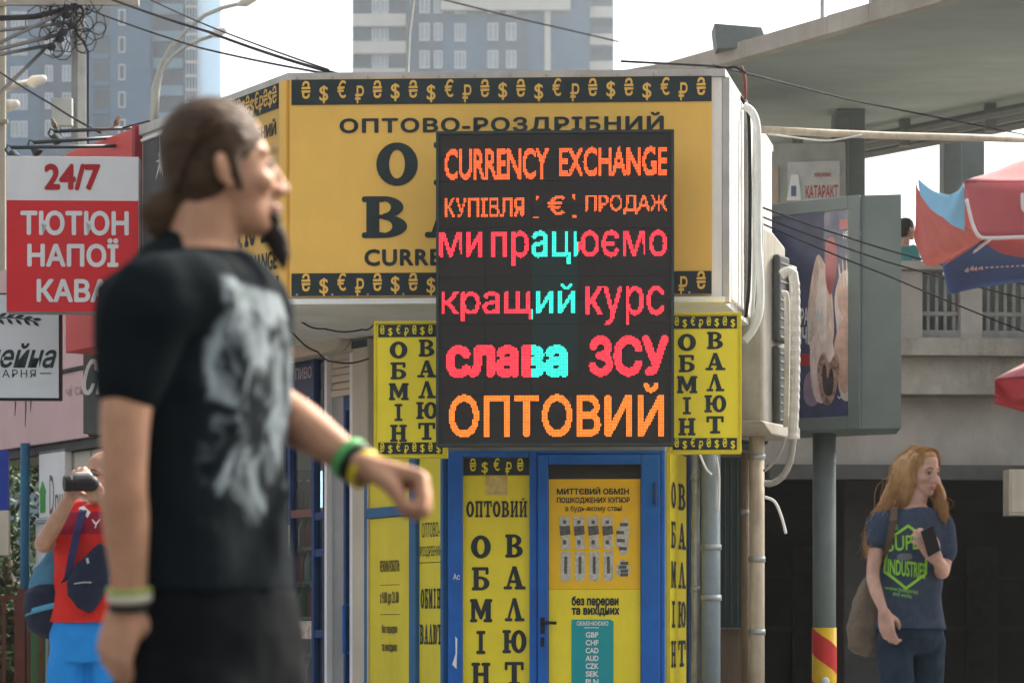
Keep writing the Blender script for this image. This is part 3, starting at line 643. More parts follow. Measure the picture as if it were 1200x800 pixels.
# board right of the doors
CX = lambda px: CF.hit(px, 660)[0]; CZ = lambda py: CF.hit(790, py)[1]
mb = MB(CF); mb.box(CX(780.5), CX(799.5), -.03, -.003, .15, CZ(532)); b3 = T.part('side_name_board', mb, M('yellow_board', (1, 1, 1)))
mb = MB(CF)
for i, c in enumerate('ВАЛЮТ'): slab(mb, c, CX(789.5), CX(798), CZ(597 + 46 * i), CZ(566 + 46 * i), -.0335)
for i, c in enumerate('ОБМІН'): slab(mb, c, CX(781.2), CX(786.5), CZ(597 + 46 * i), CZ(566 + 46 * i), -.0335)
T.part('lettering', mb, ink, b3)
mb = MB(CF); mb.box(CX(800), CX(803), -.045, -.003, .14, CZ(530)); T.part('edge_trim', mb, bluedk)
mb = MB(CF); mb.box(CX(803.5), CX(820), -.04, -.003, .14, CZ(535)); T.part('grey_cladding', mb, steel)
mb = MB(CF)
for k in range(3): mb.box(CX(806 + 5 * k), CX(807.2 + 5 * k), -.055, -.0405, .14, CZ(535))
T.part('cladding_rib', mb, grey_paint)

# LED board ----------------------------------------------------------------
LD = -.42
LB = Frame(K.w((0, LD, 0)).x, K.w((0, LD, 0)).y, -2.5)
lx0, lx1, lz0, lz1 = LB.rect(511, 153, 790, 522)
T = Thing('led_board', 'tall black LED sign board with red and orange moving text', 'LED sign', LB.w(((lx0 + lx1) / 2, .08, lz0)))
mb = MB(LB); mb.box(lx0, lx1, .012, .14, lz0, lz1); T.part('case', mb, black, bevel=.006)
bw = .018
mb = MB(LB); mb.frame(lx0, lx1, -.008, .011, lz0, lz1, bw); T.part('bezel', mb, M('led_bezel', (.035, .045, .045), .5, var=.2))
NC, NR = 160, 208
gx0, gx1, gz0, gz1 = lx0 + bw, lx1 - bw, lz0 + bw, lz1 - bw
pw, ph = (gx1 - gx0) / NC, (gz1 - gz0) / NR
mbd, mbt = MB(LB), MB(LB)
for i in range(5):
    for j in range(13):
        (mbt if (i == 2 and 4 <= j <= 9) else mbd).box(gx0 + i * 32 * pw + .001, gx0 + (i + 1) * 32 * pw - .001, 0, .0115, gz1 - (j + 1) * 16 * ph + .001, gz1 - j * 16 * ph - .001)
T.part('led_modules', mbd, led_bg); T.part('led_modules_lit', mbt, led_teal)
def led_text(specs):
    g = np.zeros((NR, NC), bool)
    XX = gx0 + (np.arange(NC) + .5) * pw; ZZ = gz1 - (np.arange(NR) + .5) * ph
    for s, px0, py0, px1, py1, bold in specs:
        v, f = text_geo(s, 0.0, 1.0, 4); lo, hi = v.min(0) - bold, v.max(0) + bold
        x0, x1, za, zb = LB.rect(px0, py0, px1, py1)
        q0 = (v - lo) / (hi - lo) * np.array([x1 - x0, zb - za]) + np.array([x0, za]); ex = bold / (hi - lo) * np.array([x1 - x0, zb - za])
        offs = [(math.cos(i * math.pi / 4), math.sin(i * math.pi / 4)) for i in range(8)] if bold else [(0, 0)]
        for p, q in [(p, q0 + ex * np.array(o_)) for o_ in offs for p in f]:
            a = q[p[0]]
            for k in range(1, len(p) - 1):
                b, c = q[p[k]], q[p[k + 1]]
                mn = np.minimum(np.minimum(a, b), c); mx = np.maximum(np.maximum(a, b), c)
                ci = np.where((XX >= mn[0]) & (XX <= mx[0]))[0]; ri = np.where((ZZ >= mn[1]) & (ZZ <= mx[1]))[0]
                if not len(ci) or not len(ri): continue
                gx, gz = np.meshgrid(XX[ci], ZZ[ri])
                cr = lambda p0, p1: (p1[0] - p0[0]) * (gz - p0[1]) - (p1[1] - p0[1]) * (gx - p0[0])
                d0, d1, d2 = cr(a, b), cr(b, c), cr(c, a)
                ins = ((d0 >= 0) & (d1 >= 0) & (d2 >= 0)) | ((d0 <= 0) & (d1 <= 0) & (d2 <= 0))
                g[np.ix_(ri, ci)] |= ins
    return g
def led_mesh(g):
    m = MB(LB); e = .13
    for r, c in zip(*np.where(g)):
        x = gx0 + c * pw; z = gz1 - (r + 1) * ph
        m.add([(x + pw * e, -.0025, z + ph * .2), (x + pw * (1 - e), -.0025, z + ph * .2), (x + pw * (1 - e), -.0025, z + ph * .86), (x + pw * e, -.0025, z + ph * .86)], [(0, 1, 2, 3)])
    return m
e_or = EM('led_orange_red', (1.0, .13, .035), 1.05); e_or2 = EM('led_dim_orange', (1.0, .17, .05), .8); e_red = EM('led_red', (1.0, .045, .07), 1.15); e_cy = EM('led_cyan', (.05, 1.0, .72), .95); e_am = EM('led_amber', (1.0, .22, .03), 1.05)
T.part('led_text', led_mesh(led_text([('CURRENCY', 521, 174, 643, 211, .03), ('EXCHANGE', 655, 172, 782, 207, .03)])), e_or)
T.part('led_text', led_mesh(led_text([('КУПІВЛЯ', 521, 231, 614, 255, .02), ('€', 641, 229, 662, 252, .02), ('ПРОДАЖ', 686, 228, 782, 251, .02), ("'", 628, 229, 631, 235, .03), ("'", 671, 228, 674, 234, .03), ('-', 625, 254, 632, 256.5, .1), ('-', 670, 252, 677, 255, .1)])), e_or2)
g = led_text([('ми', 515, 272, 565, 301, .012), ('працюємо', 575, 270, 782, 312, .012), ('кращий', 517, 332, 674, 377, .012), ('курс', 686, 335, 779, 381, .012), ('слава', 522, 404, 666, 443, .055), ('ЗСУ', 690, 393, 784, 441, .05)])
cyan = np.zeros_like(g); c0, c1 = 64, 96; cyan[:, c0:c1] = True
T.part('led_text', led_mesh(g & ~cyan), e_red); T.part('led_text', led_mesh(g & cyan), e_cy)
T.part('led_text', led_mesh(led_text([('ОПТОВИЙ', 526, 449, 779, 512, .024)])), e_am)
mb = MB(LB)
for x in (lx0 + .3, lx1 - .3):
    for z in (lz0 + .3, lz1 - .25): mb.box(x - .02, x + .02, .141, -LD - .045 if z > zb_ else 1.2, z - .02, z + .02)
T.part('bracket', mb, steel)

# small hanging yellow signs
def small_sign(px0, py0, px1, py1, ca, cb, lab, yoff, top0, pitch):
    fr = Frame(K.w((0, yoff, 0)).x, K.w((0, yoff, 0)).y, -2.5)
    x0, x1, za, zb = fr.rect(px0, py0, px1, py1); s = F / (fr.o.y)
    T = Thing('exchange_sign', lab, 'sign', fr.w(((x0 + x1) / 2, .05, za)), 'yellow currency signs either side of the board')
    mb = MB(fr); mb.box(x0, x1, .004, .11, za, zb); T.part('box', mb, yellow, bevel=.004)
    mb = MB(fr); mb.frame(x0, x1, -.008, .0035, za, zb, .018); T.part('rim', mb, M('yellow_rim', (.62, .5, .02), .4), bevel=.003)
    q = .03
    for q0, q1 in ((zb - .105, zb - .024), (za + .024, za + .1)):
        mb = MB(fr); mb.box(x0 + q, x1 - q, .0, .0035, q0, q1); T.part('symbol_band', mb, ink)
        mb = MB(fr); symbols(mb, x0 + q, x1 - q, (q0 + q1) / 2, .058, 8, -.003); T.part('currency_symbols', mb, yellow)
    xa = fr.hit(ca, 450)[0]; xb = fr.hit(cb, 450)[0]; zt0 = fr.hit(ca, top0)[1]
    lines(T, 'lettering', fr, [lambda m: slab_col(m, 'ОБМІН', xa, .112, zt0, pitch / s, .112, 0.0005), lambda m: slab_col(m, 'ВАЛЮТ', xb, .112, zt0 + .012, pitch / s, .112, 0.0005)], ink)
    mb = MB(fr)
    for z in (za + .1, zb - .1): mb.box((x0 + x1) / 2 - .015, (x0 + x1) / 2 + .015, .112, .6, z - .015, z + .015)
    T.part('bracket', mb, steel)
small_sign(438, 376, 524, 536, 467, 500, 'yellow hanging exchange sign left of the LED board', -.1, 400, 24.3)
small_sign(783, 366, 869, 531, 805, 838, 'yellow hanging exchange sign right of the LED board', -.2, 391, 24.5)
# ------------------------------------------------------------------ left: shop entrance beside the kiosk
SF = Frame(P0.x, P0.y, -55.2)
SX = lambda px: SF.hit(px, 600)[0]; SZ = lambda px, py: SF.hit(px, py)[1]
sz_top = SZ(400, 372); 
T = Thing('corner_shop', 'small shop entrance with blue frames and rolled up shutter', 'shop', SF.w((SX(380), .5, 0)))
def sbox(mb, px0, px1, y0, y1, z0, z1): return mb.box(SX(px0), SX(px1), y0, y1, z0, z1)
zf = .12
mb = MB(SF); sbox(mb, 419, 437.5, -.05, .35, zf, zb_ - .03); T.part('pilaster', mb, cream, bevel=.012)
mb = MB(SF); sbox(mb, 413.5, 418.6, -.03, .1, zf, SZ(415, 413)); sbox(mb, 384, 386.8, -.03, .1, zf, SZ(385, 413)); sbox(mb, 330, 332.6, -.03, .1, zf, SZ(332, 420)); T.part('door_jamb', mb, white, bevel=.004)
mb = MB(SF)
z = SZ(400, 464)
for k in range(7): mb.prism([(0, 0)] * 3, 0, 0) if False else mb.box(SX(387), SX(413.3), -.0 + .012 * (k % 2), .05, z + k * .055, z + k * .055 + .05)
T.part('roller_shutter', mb, cream, bevel=.008)
mb = MB(SF); a, b = SX(250), SX(418.6); zA0, zA1 = SZ(400, 415), SZ(400, 375)
mb.prism([(a, zA0), (b - .1, zA0), (b, zA0 + .06), (b, zA1), (a, zA1)], -.16, -.052); T.part('shutter_housing', mb, cream, bevel=.02)
mb = MB(SF); sbox(mb, 250, 418.6, -.05, .3, zA0 + .003, zb_ - .03); T.part('lintel', mb, cream)
mb = MB(SF); sbox(mb, 419.2, 437.3, -.055, -.052, SZ(428, 408), zb_ - .04); T.part('dark_box', mb, dkgreen)
mb = MB(SF); sbox(mb, 387, 402, .02, .06, zf, SZ(395, 464)); T.part('door_leaf', mb, grey_paint)
mb = MB(SF); sbox(mb, 402.3, 405, .0, .07, zf, SZ(404, 464)); sbox(mb, 410.5, 413.4, .0, .07, zf, SZ(412, 464)); sbox(mb, 405, 410.5, .0, .07, SZ(408, 480), SZ(408, 464)); fr_ = T.part('blue_frame', mb, bluedk, bevel=.003)
mb = MB(SF); sbox(mb, 405, 410.5, .03, .036, zf, SZ(408, 480)); T.part('pane', mb, glass, fr_)
mb = MB(SF); x = SX(411); mb.tube([(x, -.0, SZ(411, 708)), (x, -.06, SZ(411, 709)), (x, -.06, SZ(411, 764)), (x, .0, SZ(411, 765))], .012, 8, world=False); T.part('door_handle', mb, blue)
mb = MB(SF)
for px in (333, 338, 366): sbox(mb, px, px + 3.2, -.01, .05, zf, SZ(px, 421))
sbox(mb, 379, 383.8, -.01, .05, zf, SZ(380, 421))
for py in (600, 738): sbox(mb, 369.2, 379, -.005, .045, SZ(374, py + 9), SZ(374, py))
sbox(mb, 369.2, 379, -.005, .045, SZ(374, 652), SZ(374, 643)); T.part('blue_frame', mb, bluedk, bevel=.003)
mb = MB(SF); sbox(mb, 341.2, 366, -.005, .045, SZ(353, 606), SZ(353, 597)); T.part('transom', mb, M('dull_red_brown', (.17, .085, .065), .5))
mb = MB(SF); sbox(mb, 341.2, 366, .02, .026, zf, SZ(353, 500)); sbox(mb, 369.2, 379, .02, .026, zf, SZ(374, 421)); T.part('pane', mb, glass)
mb = MB(SF); sbox(mb, 341.2, 366, .012, .03, SZ(353, 500), SZ(353, 423)); pf = T.part('sign_film', mb, navy_film)
mb = MB(SF); mb.text('ПИВО', SX(345), SX(364), SZ(354, 444), SZ(354, 430), .0095, bold=.02); mb.text('і', SX(358), SX(362), SZ(360, 478), SZ(360, 464), .0095, bold=.03); mb.text('ї', SX(355), SX(358), SZ(360, 494), SZ(360, 482), .0095, bold=.03); T.part('lettering', mb, M('film_letters', (.34, .38, .45), .5), pf)
mb = MB(SF); sbox(mb, 341.6, 365.6, .0, .018, SZ(353, 748), SZ(353, 727)); T.part('notice', mb, M('notice_print', (.5, .42, .36), .6, var=.5, scale=25))
mb = MB(SF); sbox(mb, 339, 340.8, -.014, -.0105, SZ(340, 720), SZ(340, 615)); T.part('sticker_strip', mb, M('sticker_strip', (.5, .42, .3), .6, var=.9, scale=60))
mb = MB(SF); sbox(mb, 250, 437, 1.6, 1.7, zf, zA0); sbox(mb, 250, 437, .1, 1.6, zA0 - .04, zA0 - .002); T.part('back_wall', mb, M('shop_interior', (.10, .09, .075), .8, var=.3))
mb = MB(SF); mb.box(SF.hit(405, 600, .12)[0], SF.hit(410, 600, .12)[0], .12, .14, SZ(407, 600), SZ(407, 540))
mb2 = MB(SF); mb2.box(SF.hit(370.5, 575, .1)[0], SF.hit(378, 575, .1)[0], .1, .13, SF.hit(374, 594, .1)[1], SF.hit(374, 552, .1)[1]); T.part('lamp_strip', mb2, EM('shop_tube_light', (.75, .9, 1.0), 1.2)); 
T.part('poster', mb, offwhite)
# shelves and bottles behind the glass
S2 = Thing('bottle_shelf', 'wooden shelving with rows of bottles inside the small shop', 'shelf', SF.w((SX(352), .5, zf)))
zsh = [SZ(352, y) for y in (597, 640, 680, 722, 766, 806)]
mb = MB(SF); x = SF.hit(322, 600, .1)[0]; mb.box(x, x + .03, .10, .42, zf, zsh[0] + .35); T_ = S2.part('upright', mb, shelf_m)
mb = MB(SF); x = SF.hit(370, 600, .1)[0]; mb.box(x, x + .03, .10, .42, zf, zsh[0] + .35); S2.part('upright', mb, shelf_m)
for z in zsh:
    mb = MB(SF); mb.box(SF.hit(322, 600, .1)[0] + .031, SF.hit(370, 600, .1)[0] - .001, .10, .42, z - .025, z); S2.part('board', mb, shelf_m)
def bottle(loc, m, cap):
    t = Thing('bottle', 'small bottle on the shelves inside the shop', 'bottle', loc, 'bottles on the shop shelves')
    prof = [(.0, .03), (.01, .034), (.14, .034), (.17, .028), (.2, .013), (.235, .012)]
    mb = MB(); mb.tube([Vector(loc) + Vector((0, 0, a)) for a, _ in prof], [r for _, r in prof], 10); t.part('glass_body', mb, m, smooth=True)
    mb = MB(); mb.tube([Vector(loc) + Vector((0, 0, .236)), Vector(loc) + Vector((0, 0, .25))], .014, 8); t.part('cap', mb, cap); return t.o
bm_ = [M('bottle_green', (.03, .12, .05), .12), M('bottle_brown', (.12, .04, .015), .12), M('bottle_clear', (.35, .4, .38), .12), M('bottle_red', (.3, .04, .03), .2)]
protos = [bottle(SF.w((SX(340), .45, zsh[0])), m, c) for m, c in zip(bm_, (yellow, red, blue, white))]
rb = random.Random(3); first = True
for j, z in enumerate(zsh):
    for i in range(9):
        loc = SF.w((SF.hit(326, 600, .15)[0] + (SF.hit(369, 600, .15)[0] - SF.hit(326, 600, .15)[0]) * i / 8.5,   .15 + rb.uniform(-.01, .08), z))
        k = rb.randrange(4)
        if j == 0 and i < 4: o = protos[i]
        else: o = copy_tree(protos[k])
        o.location = loc

for pts, lab in (((W(333, 362, 16.9), W(352, 376, 17.0), W(380, 385, 17.2), W(425, 386, 17.2), W(440, 378, 16.6)), 'thin dark wire drooping under the ochre fascia'),
                 ((W(330, 372, 16.8), W(345, 392, 17.0), W(372, 412, 17.4), W(392, 424, 17.6), W(432, 420, 17.2)), 'thin wire hanging lower across the shutter housing')):
    mb = MB(); Q_ = []
    for i in range(len(pts) - 1):
        for k in range(6): Q_.append(pts[i].lerp(pts[i + 1], k / 6) - Vector((0, 0, .02 * math.sin(k / 6 * math.pi))))
    mb.tube(Q_ + [pts[-1]], .006, 6); single('hanging_cable', lab, 'cable', mb, cable, group='wires under the fascia')
# ------------------------------------------------------------------ left: row of older shops
T = Thing('shop_row', 'row of small shops with cream sheet metal front and pink signboard', 'shop row', SF.w((-5.5, 1.0, 0)))
zp0 = 2.70; zp1 = 4.45
mb = MB(SF); mb.box(SX(26), SX(250), .25, 3, .12, zp1 - .1); mb.box(-9.2, SX(26) - .004, .25, 3, zp0, zp1 - .1); T.part('wall', mb, cream)
xw0 = SX(44); x = xw0
mb = MB(SF)
while x < SX(160):
    mb.box(x + .012, x + .36, .2, .247, .13, 2.6); x += .372
T.part('sheet_panels', mb, M('cream_sheet', (.56, .52, .43), .6, var=.08, scale=3, dirt=.4, dirtcol=(.3, .25, .18)), bevel=.006)
mb = MB(SF); mb.box(-9.2, SX(98), .06, .246, zp0, 3.32); mb.box(-9.2, SX(98), .06, .246, 3.36, zp1); T.part('pink_panel', mb, pink)
mb = MB(SF); mb.box(-9.2, SX(98), .04, .246, 3.323, 3.357); mb.box(SX(97.5), SX(98) + .012, .05, .246, zp0, zp1); T.part('black_strip', mb, black)
mb = MB(SF); mb.box(-9.2, SX(160), .12, .24, 2.61, 2.69); T.part('gutter', mb, M('gutter_dark', (.07, .075, .08), .6, dirt=.3))
mb = MB(SF); mb.text('чі сни', SX(71), SX(97), SZ(85, 462), SZ(85, 449), .055); T.part('faint_lettering', mb, M('pink_dark', (.35, .22, .22), .6))
mb = MB(SF)
for px, y0, y1 in ((11, 470, 487), (23, 470, 500), (29, 469, 482)): mb.prism([(SX(px), SZ(px, y1)), (SX(px + 1.3), SZ(px, y0)), (SX(px + .2), SZ(px, y0))], .054, .058)
T.part('sign_script', mb, ink)
mb = MB(SF); mb.box(SX(27.5), SX(52), .12, .246, .13, SZ(38, 606)); dl = T.part('service_door', mb, offwhite, bevel=.01)
mb = MB(SF); mb.box(SX(44), SX(46), .09, .118, SZ(42, 800), SZ(42, 628)); mb.box(SX(29), SX(50), .10, .118, SZ(40, 612), SZ(40, 608)); T.part('door_groove', mb, grey_paint, dl)
mb = MB(SF); mb.box(SX(35), SX(39), .08, .118, SZ(37, 767), SZ(37, 757)); T.part('lock', mb, steel, dl)
mb = MB(SF); mb.box(SX(32), SX(62), .12, .19, SZ(45, 605), SZ(45, 527)); wb = T.part('white_board', mb, white)
mb = MB(SF); mb.prism([(SX(34), SZ(36, 575)), (SX(39.5), SZ(36, 575)), (SX(39.5), SZ(36, 600)), (SX(34), SZ(36, 600))][::-1], .112, .118); mb.prism([(SX(33), SZ(36, 577)), (SX(40.5), SZ(36, 577)), (SX(36.7), SZ(36, 563))], .111, .1195); T.part('green_arrow', mb, M('sign_green', (.06, .35, .08), .5), wb)
mb = MB(SF); mb.text('D', SX(44.5), SX(49.5), SZ(47, 602), SZ(47, 556), .117); mb.text('nu', SX(51), SX(60), SZ(55, 602), SZ(55, 578), .117); T.part('lettering', mb, M('brown_letters', (.2, .13, .09), .6), wb)
mb = MB(SF); x = SX(27); mb.tube([(x, .02, .1), (x, .02, 2.72)], .045, 10, world=False); T.part('corner_pipe', mb, M('blue_pipe', (.02, .12, .22), .5, dirt=.3), smooth=True)
mb = MB(SF); mb.box(SX(46), SX(56), -.1, -.02, .13, SZ(50, 735)); T.part('green_crate_panel', mb, M('green_panel', (.06, .2, .05), .5, dirt=.3))
# upper fascia of the row along the roof line (red box, dark banner)
LX = lambda px, o=0: LF.hit(px, 300, o)[0]
T = Thing('shop_canopy', 'grey roof edge and dark banner of the shop next to the kiosk', 'canopy', LF.w((-1.9, .4, 2.9)))
mb = MB(LF); mb.box(LX(160), -1.33, .02, 2.0, 3.15, zr - .05); T.part('wall', mb, grey_paint)
mb = MB(LF); mb.box(LX(160), -1.325, -.03, 2.0, zr - .047, zr + .02); T.part('roof_edge', mb, trim_metal)
mb = MB(LF); mb.box(LX(169), -1.335, -.01, .018, 3.3, zr - .1); bn = T.part('dark_banner', mb, M('banner_dark', (.085, .085, .085), .6, var=.15))
mb = MB(LF); mb.tube([(LX(169), -.02, zr - .09), (-1.34, -.02, zr - .09)], .012, 6, world=False); T.part('rail', mb, white)
mb = MB(LF); xx = LX(190); zz_ = LF.hit(190, 188)[1]
for a in range(9):
    q = math.radians(20 + 40 * a); r = .1 + .05 * (a % 3); mb.prism([(xx + .015 * math.cos(q + 1.5), zz_ + .015 * math.sin(q + 1.5)), (xx + r * .5 * math.cos(q), zz_ + r * math.sin(q)), (xx + .015 * math.cos(q - 1.5), zz_ + .015 * math.sin(q - 1.5))], -.014, -.0105)
T.part('flower_print', mb, white, bn)
# red box behind the 24/7 sign
T = Thing('red_shop_box', 'faded red boxed shop fascia behind the tobacco sign', 'signboard', LF.w(((LX(82) + LX(163)) / 2, .1, 3.1)))
mb = MB(LF); mb.box(LX(82), LX(163), -.04, .2, LF.hit(110, 408)[1], LF.hit(163, 150)[1]); T.part('box', mb, redpale, bevel=.01)
mb = MB(LF); mb.box(LX(163.4), LX(167), -.06, .2, LF.hit(165, 300)[1], LF.hit(163, 149)[1]); T.part('end_plate', mb, M('red_edge', (.32, .03, .04), .5))
# 24/7 sign
Y7 = 17.2
G = Frame(W(7, 300, Y7).x, Y7, 2)
gx0_, gx1_, gz0_, gz1_ = G.rect(7, 183, 163, 366)
T = Thing('tobacco_sign', 'square white and red 24/7 sign with three lines of text', 'sign', G.w(((gx0_ + gx1_) / 2, .08, gz0_)))
zm = G.hit(80, 235)[1]
mb = MB(G); mb.box(gx0_, gx1_, .006, .15, gz0_, gz1_); T.part('case', mb, grey_paint, bevel=.008)
mb = MB(G); mb.box(gx0_ + .005, gx1_ - .005, 0, .0055, gz0_ + .005, zm); T.part('red_face', mb, red)
mb = MB(G); mb.box(gx0_ + .005, gx1_ - .005, 0, .0055, zm + .0005, gz1_ - .005); T.part('white_face', mb, offwhite)
mb = MB(G); r = G.rect(52, 192, 118, 223); mb.text('24/7', *r, -.003, bold=.04); T.part('number_lettering', mb, darkred)
for s, b in (('ТЮТЮН', (24, 247, 151, 276)), ('НАПОЇ', (32, 279, 139, 313)), ('КАВА', (43, 327, 129, 354))):
    mb = MB(G); mb.text(s, *G.rect(*b), -.003, bold=.035); T.part('lettering', mb, offwhite)
# bakery sign
Y8 = 17.9
G2 = Frame(W(-76, 400, Y8).x, Y8, 3)
a0, a1, c0_, c1_ = G2.rect(-76, 343, 71, 468)
T = Thing('bakery_sign', 'white framed bakery sign with black script and a wheat ear', 'sign', G2.w(((a0 + a1) / 2, .06, c0_)))
mb = MB(G2); mb.box(a0, a1, .006, .12, c0_, c1_); T.part('case', mb, black, bevel=.006)
mb = MB(G2); mb.box(a0 + .014, a1 - .014, 0, .0055, c0_ + .014, c1_ - .014); T.part('face', mb, M('sign_face_grey', (.60, .63, .66), .45, var=.03))
mb = MB(G2); r = G2.rect(-48, 402, 66, 431); 
v, f = text_geo('Сімейна', .022); lo, hi = v.min(0), v.max(0); q = (v - lo) / (hi - lo)
mb.add([(r[0] + a * (r[1] - r[0]) + (b - .5) * .05, -.003, r[2] + b * (r[3] - r[2])) for a, b in q], f)
mb.text('ПЕКАРНЯ', *G2.rect(-28, 433, 42, 442), -.003, spacing=1.25); mb.box(*G2.rect(47, 436.8, 60, 437.8)[:2], -.003, -.0005, *G2.rect(47, 436.8, 60, 437.8)[2:]); T.part('lettering', mb, ink)
mb = MB(G2); xm, zmm = G2.hit(0, 378); s8 = F / Y8
def leaf(cx, cz, ang, L, w):
    P = []
    for k in range(9):
        t_ = k / 8; P.append((t_ * L, w * math.sin(math.pi * t_)))
    for k in range(7, 0, -1):
        t_ = k / 8; P.append((t_ * L, -w * math.sin(math.pi * t_)))
    ca, sa = math.cos(ang), math.sin(ang); mb.prism([(cx + x * ca - z * sa, cz + x * sa + z * ca) for x, z in P][::-1], -.004, -.0005)
for k in range(7):
    px = -22 + 10 * k; py = 374 - 3 * math.sin((k + 1) * .45); a_, b_ = G2.hit(px, py)
    leaf(a_, b_, math.radians(35 - 12 * k * .5), .07, .012); leaf(a_, b_ - .012, math.radians(-50 + 2 * k), .065, .012)
pts = [G2.hit(-30 + 9 * k, 379 - 7 * math.sin(k * .36)) for k in range(9)]
for p, q_ in zip(pts[:-1], pts[1:]): mb.prism([(p[0], p[1] - .004), (q_[0], q_[1] - .004), (q_[0], q_[1] + .004), (p[0], p[1] + .004)], -.0036, -.0006)
T.part('wheat_ear', mb, ink)
# dark sign with white script
Y9 = 19.0
G3 = Frame(W(97, 450, Y9).x, Y9, -18)
r = G3.rect(97, 405, 172, 507)
T = Thing('dark_shop_sign', 'dark grey box sign with slanted white script, half hidden by the man', 'sign', G3.w(((r[0] + r[1]) / 2, .06, r[2])))
mb = MB(G3); mb.box(r[0], r[1], 0, .14, r[2], r[3]); T.part('box', mb, M('sign_grey', (.10, .115, .115), .5, var=.06), bevel=.008)
mb = MB(G3); q = G3.rect(100, 420, 160, 462); v, f = text_geo('Стиль', .04); lo, hi = v.min(0), v.max(0); w_ = (v - lo) / (hi - lo)
for p in range(3): pass
V = [(q[0] + a * (q[1] - q[0]) + (b - .5) * .06, z, q[2] + b * (q[3] - q[2])) for z in (-.03, -.002) for a, b in w_]
mb.add(V, [list(x) for x in f] + [[i + len(w_) for i in reversed(x)] for x in f]); T.part('lettering', mb, white)
# sign lamps on pipes above the tobacco sign
for i, (pxa, pya, pxb, pyb, lab) in enumerate(((14, 173, 140, 171, 'lowest dark spotlight arm above the tobacco sign'), (40, 167, 150, 160, 'middle dark spotlight arm above the tobacco sign'), (64, 154, 175, 149, 'top dark spotlight arm carrying two sparrows'))):
    Yl = 17.6 + .25 * i
    T = Thing('spotlight_arm', lab, 'lamp arm', W(pxb, pyb, Yl + .5), 'spotlight arms above the tobacco sign')
    mb = MB(); mb.tube([W(pxa, pya, Yl), W(pxb, pyb, Yl + .5)], .014, 8); T.part('pipe', mb, M('arm_black', (.04, .05, .055), .5), smooth=True)
    a = W(pxa, pya, Yl); mb = MB(); mb.tube([a + Vector((.0, 0, .0)), a + Vector((-.03, 0, .02)), a + Vector((-.045, -.01, -.02)), a + Vector((-.02, -.02, -.05))], .009, 6); mb.tube([a + Vector((-.0, -.02, -.035)), a + Vector((.035, -.03, -.085))], [.028, .04], 10); T.part('spotlight', mb, M('arm_black', (1, 1, 1)))
def sparrow(px, py, Y, face, lab):
    b = W(px, py, Y); t = Thing('sparrow', lab, 'bird', b)
    mb = MB(); mb.limb([b + Vector((face * -.012, 0, .018)), b + Vector((0, 0, .035)), b + Vector((face * .010, 0, .062)), b + Vector((face * .016, 0, .076))], [.012, .022, .016, .013], 10)
    mb.limb([b + Vector((face * -.01, 0, .03)), b + Vector((face * -.03, 0, -.005))], [.010, .006], 8)
    mb.limb([b + Vector((face * .024, 0, .076)), b + Vector((face * .036, 0, .074))], [.005, .0015], 6)
    for s in (-.008, .008): mb.tube([b + Vector((.002, s, .02)), b + Vector((.002, s, -.001))], .002, 5)
    r = remesh(mb, .003, 2); t.part('body', r, M('sparrow_plumage', (.20, .17, .13), .8, var=.5, scale=60), smooth=True)
    mb = MB(); mb.limb([b + Vector((face * -.004, -.018, .045)), b + Vector((face * -.016, -.016, .02))], [.010, .006], 8); t.part('wing', mb, M('sparrow_wing', (.12, .075, .05), .8, var=.5, scale=80), smooth=True)
sparrow(64, 152.5, 18.0, -1, 'left sparrow perched on the top spotlight arm, facing left')
sparrow(137, 149.0, 18.4, 1, 'right sparrow perched on the top spotlight arm, upright')
# blue panel, cream panel and fence at the far left
G4 = Frame(W(-60, 560, 22).x, 22, 0)
T = Thing('stall_board', 'blue over cream stall board at the left edge', 'board', G4.w((G4.hit(-25, 600)[0], .05, 0)))
r = G4.rect(-60, 527, 9, 597); mb = MB(G4); mb.box(r[0], r[1], 0, .08, r[2], r[3]); T.part('blue_panel', mb, M('cobalt_panel', (.02, .05, .33), .5))
r = G4.rect(-60, 598, 10, 650); mb = MB(G4); mb.box(r[0], r[1], .0, .08, r[2], r[3]); T.part('cream_panel', mb, cream)
mb = MB(G4); q = G4.rect(-40, 650, -36, 700); mb.box(q[0], q[1], .02, .07, 0, q[3]); T.part('post', mb, steel)
FN = Frame(W(-70, 700, 22.5).x, 22.5, 0); 
T = Thing('metal_fence', 'red brown barred metal fence at the lower left edge', 'fence', FN.w((.4, 0, 0)))
zf1 = FN.hit(10, 702)[1]
mb = MB(FN)
for k in range(9): mb.box(k * .115, k * .115 + .03, 0, .03, 0, zf1)
T.part('bar', mb, rust)
mb = MB(FN); mb.box(-.02, 1.0, -.015, .045, zf1, zf1 + .04); mb.box(-.02, 1.0, -.012, -.001, .25, .29); T.part('rail', mb, rust)
mb = MB(FN); xq = FN.hit(25, 700)[0]; mb.box(xq - .035, xq + .035, -.02, .05, 0, zf1 + .1); T.part('post', mb, rust)
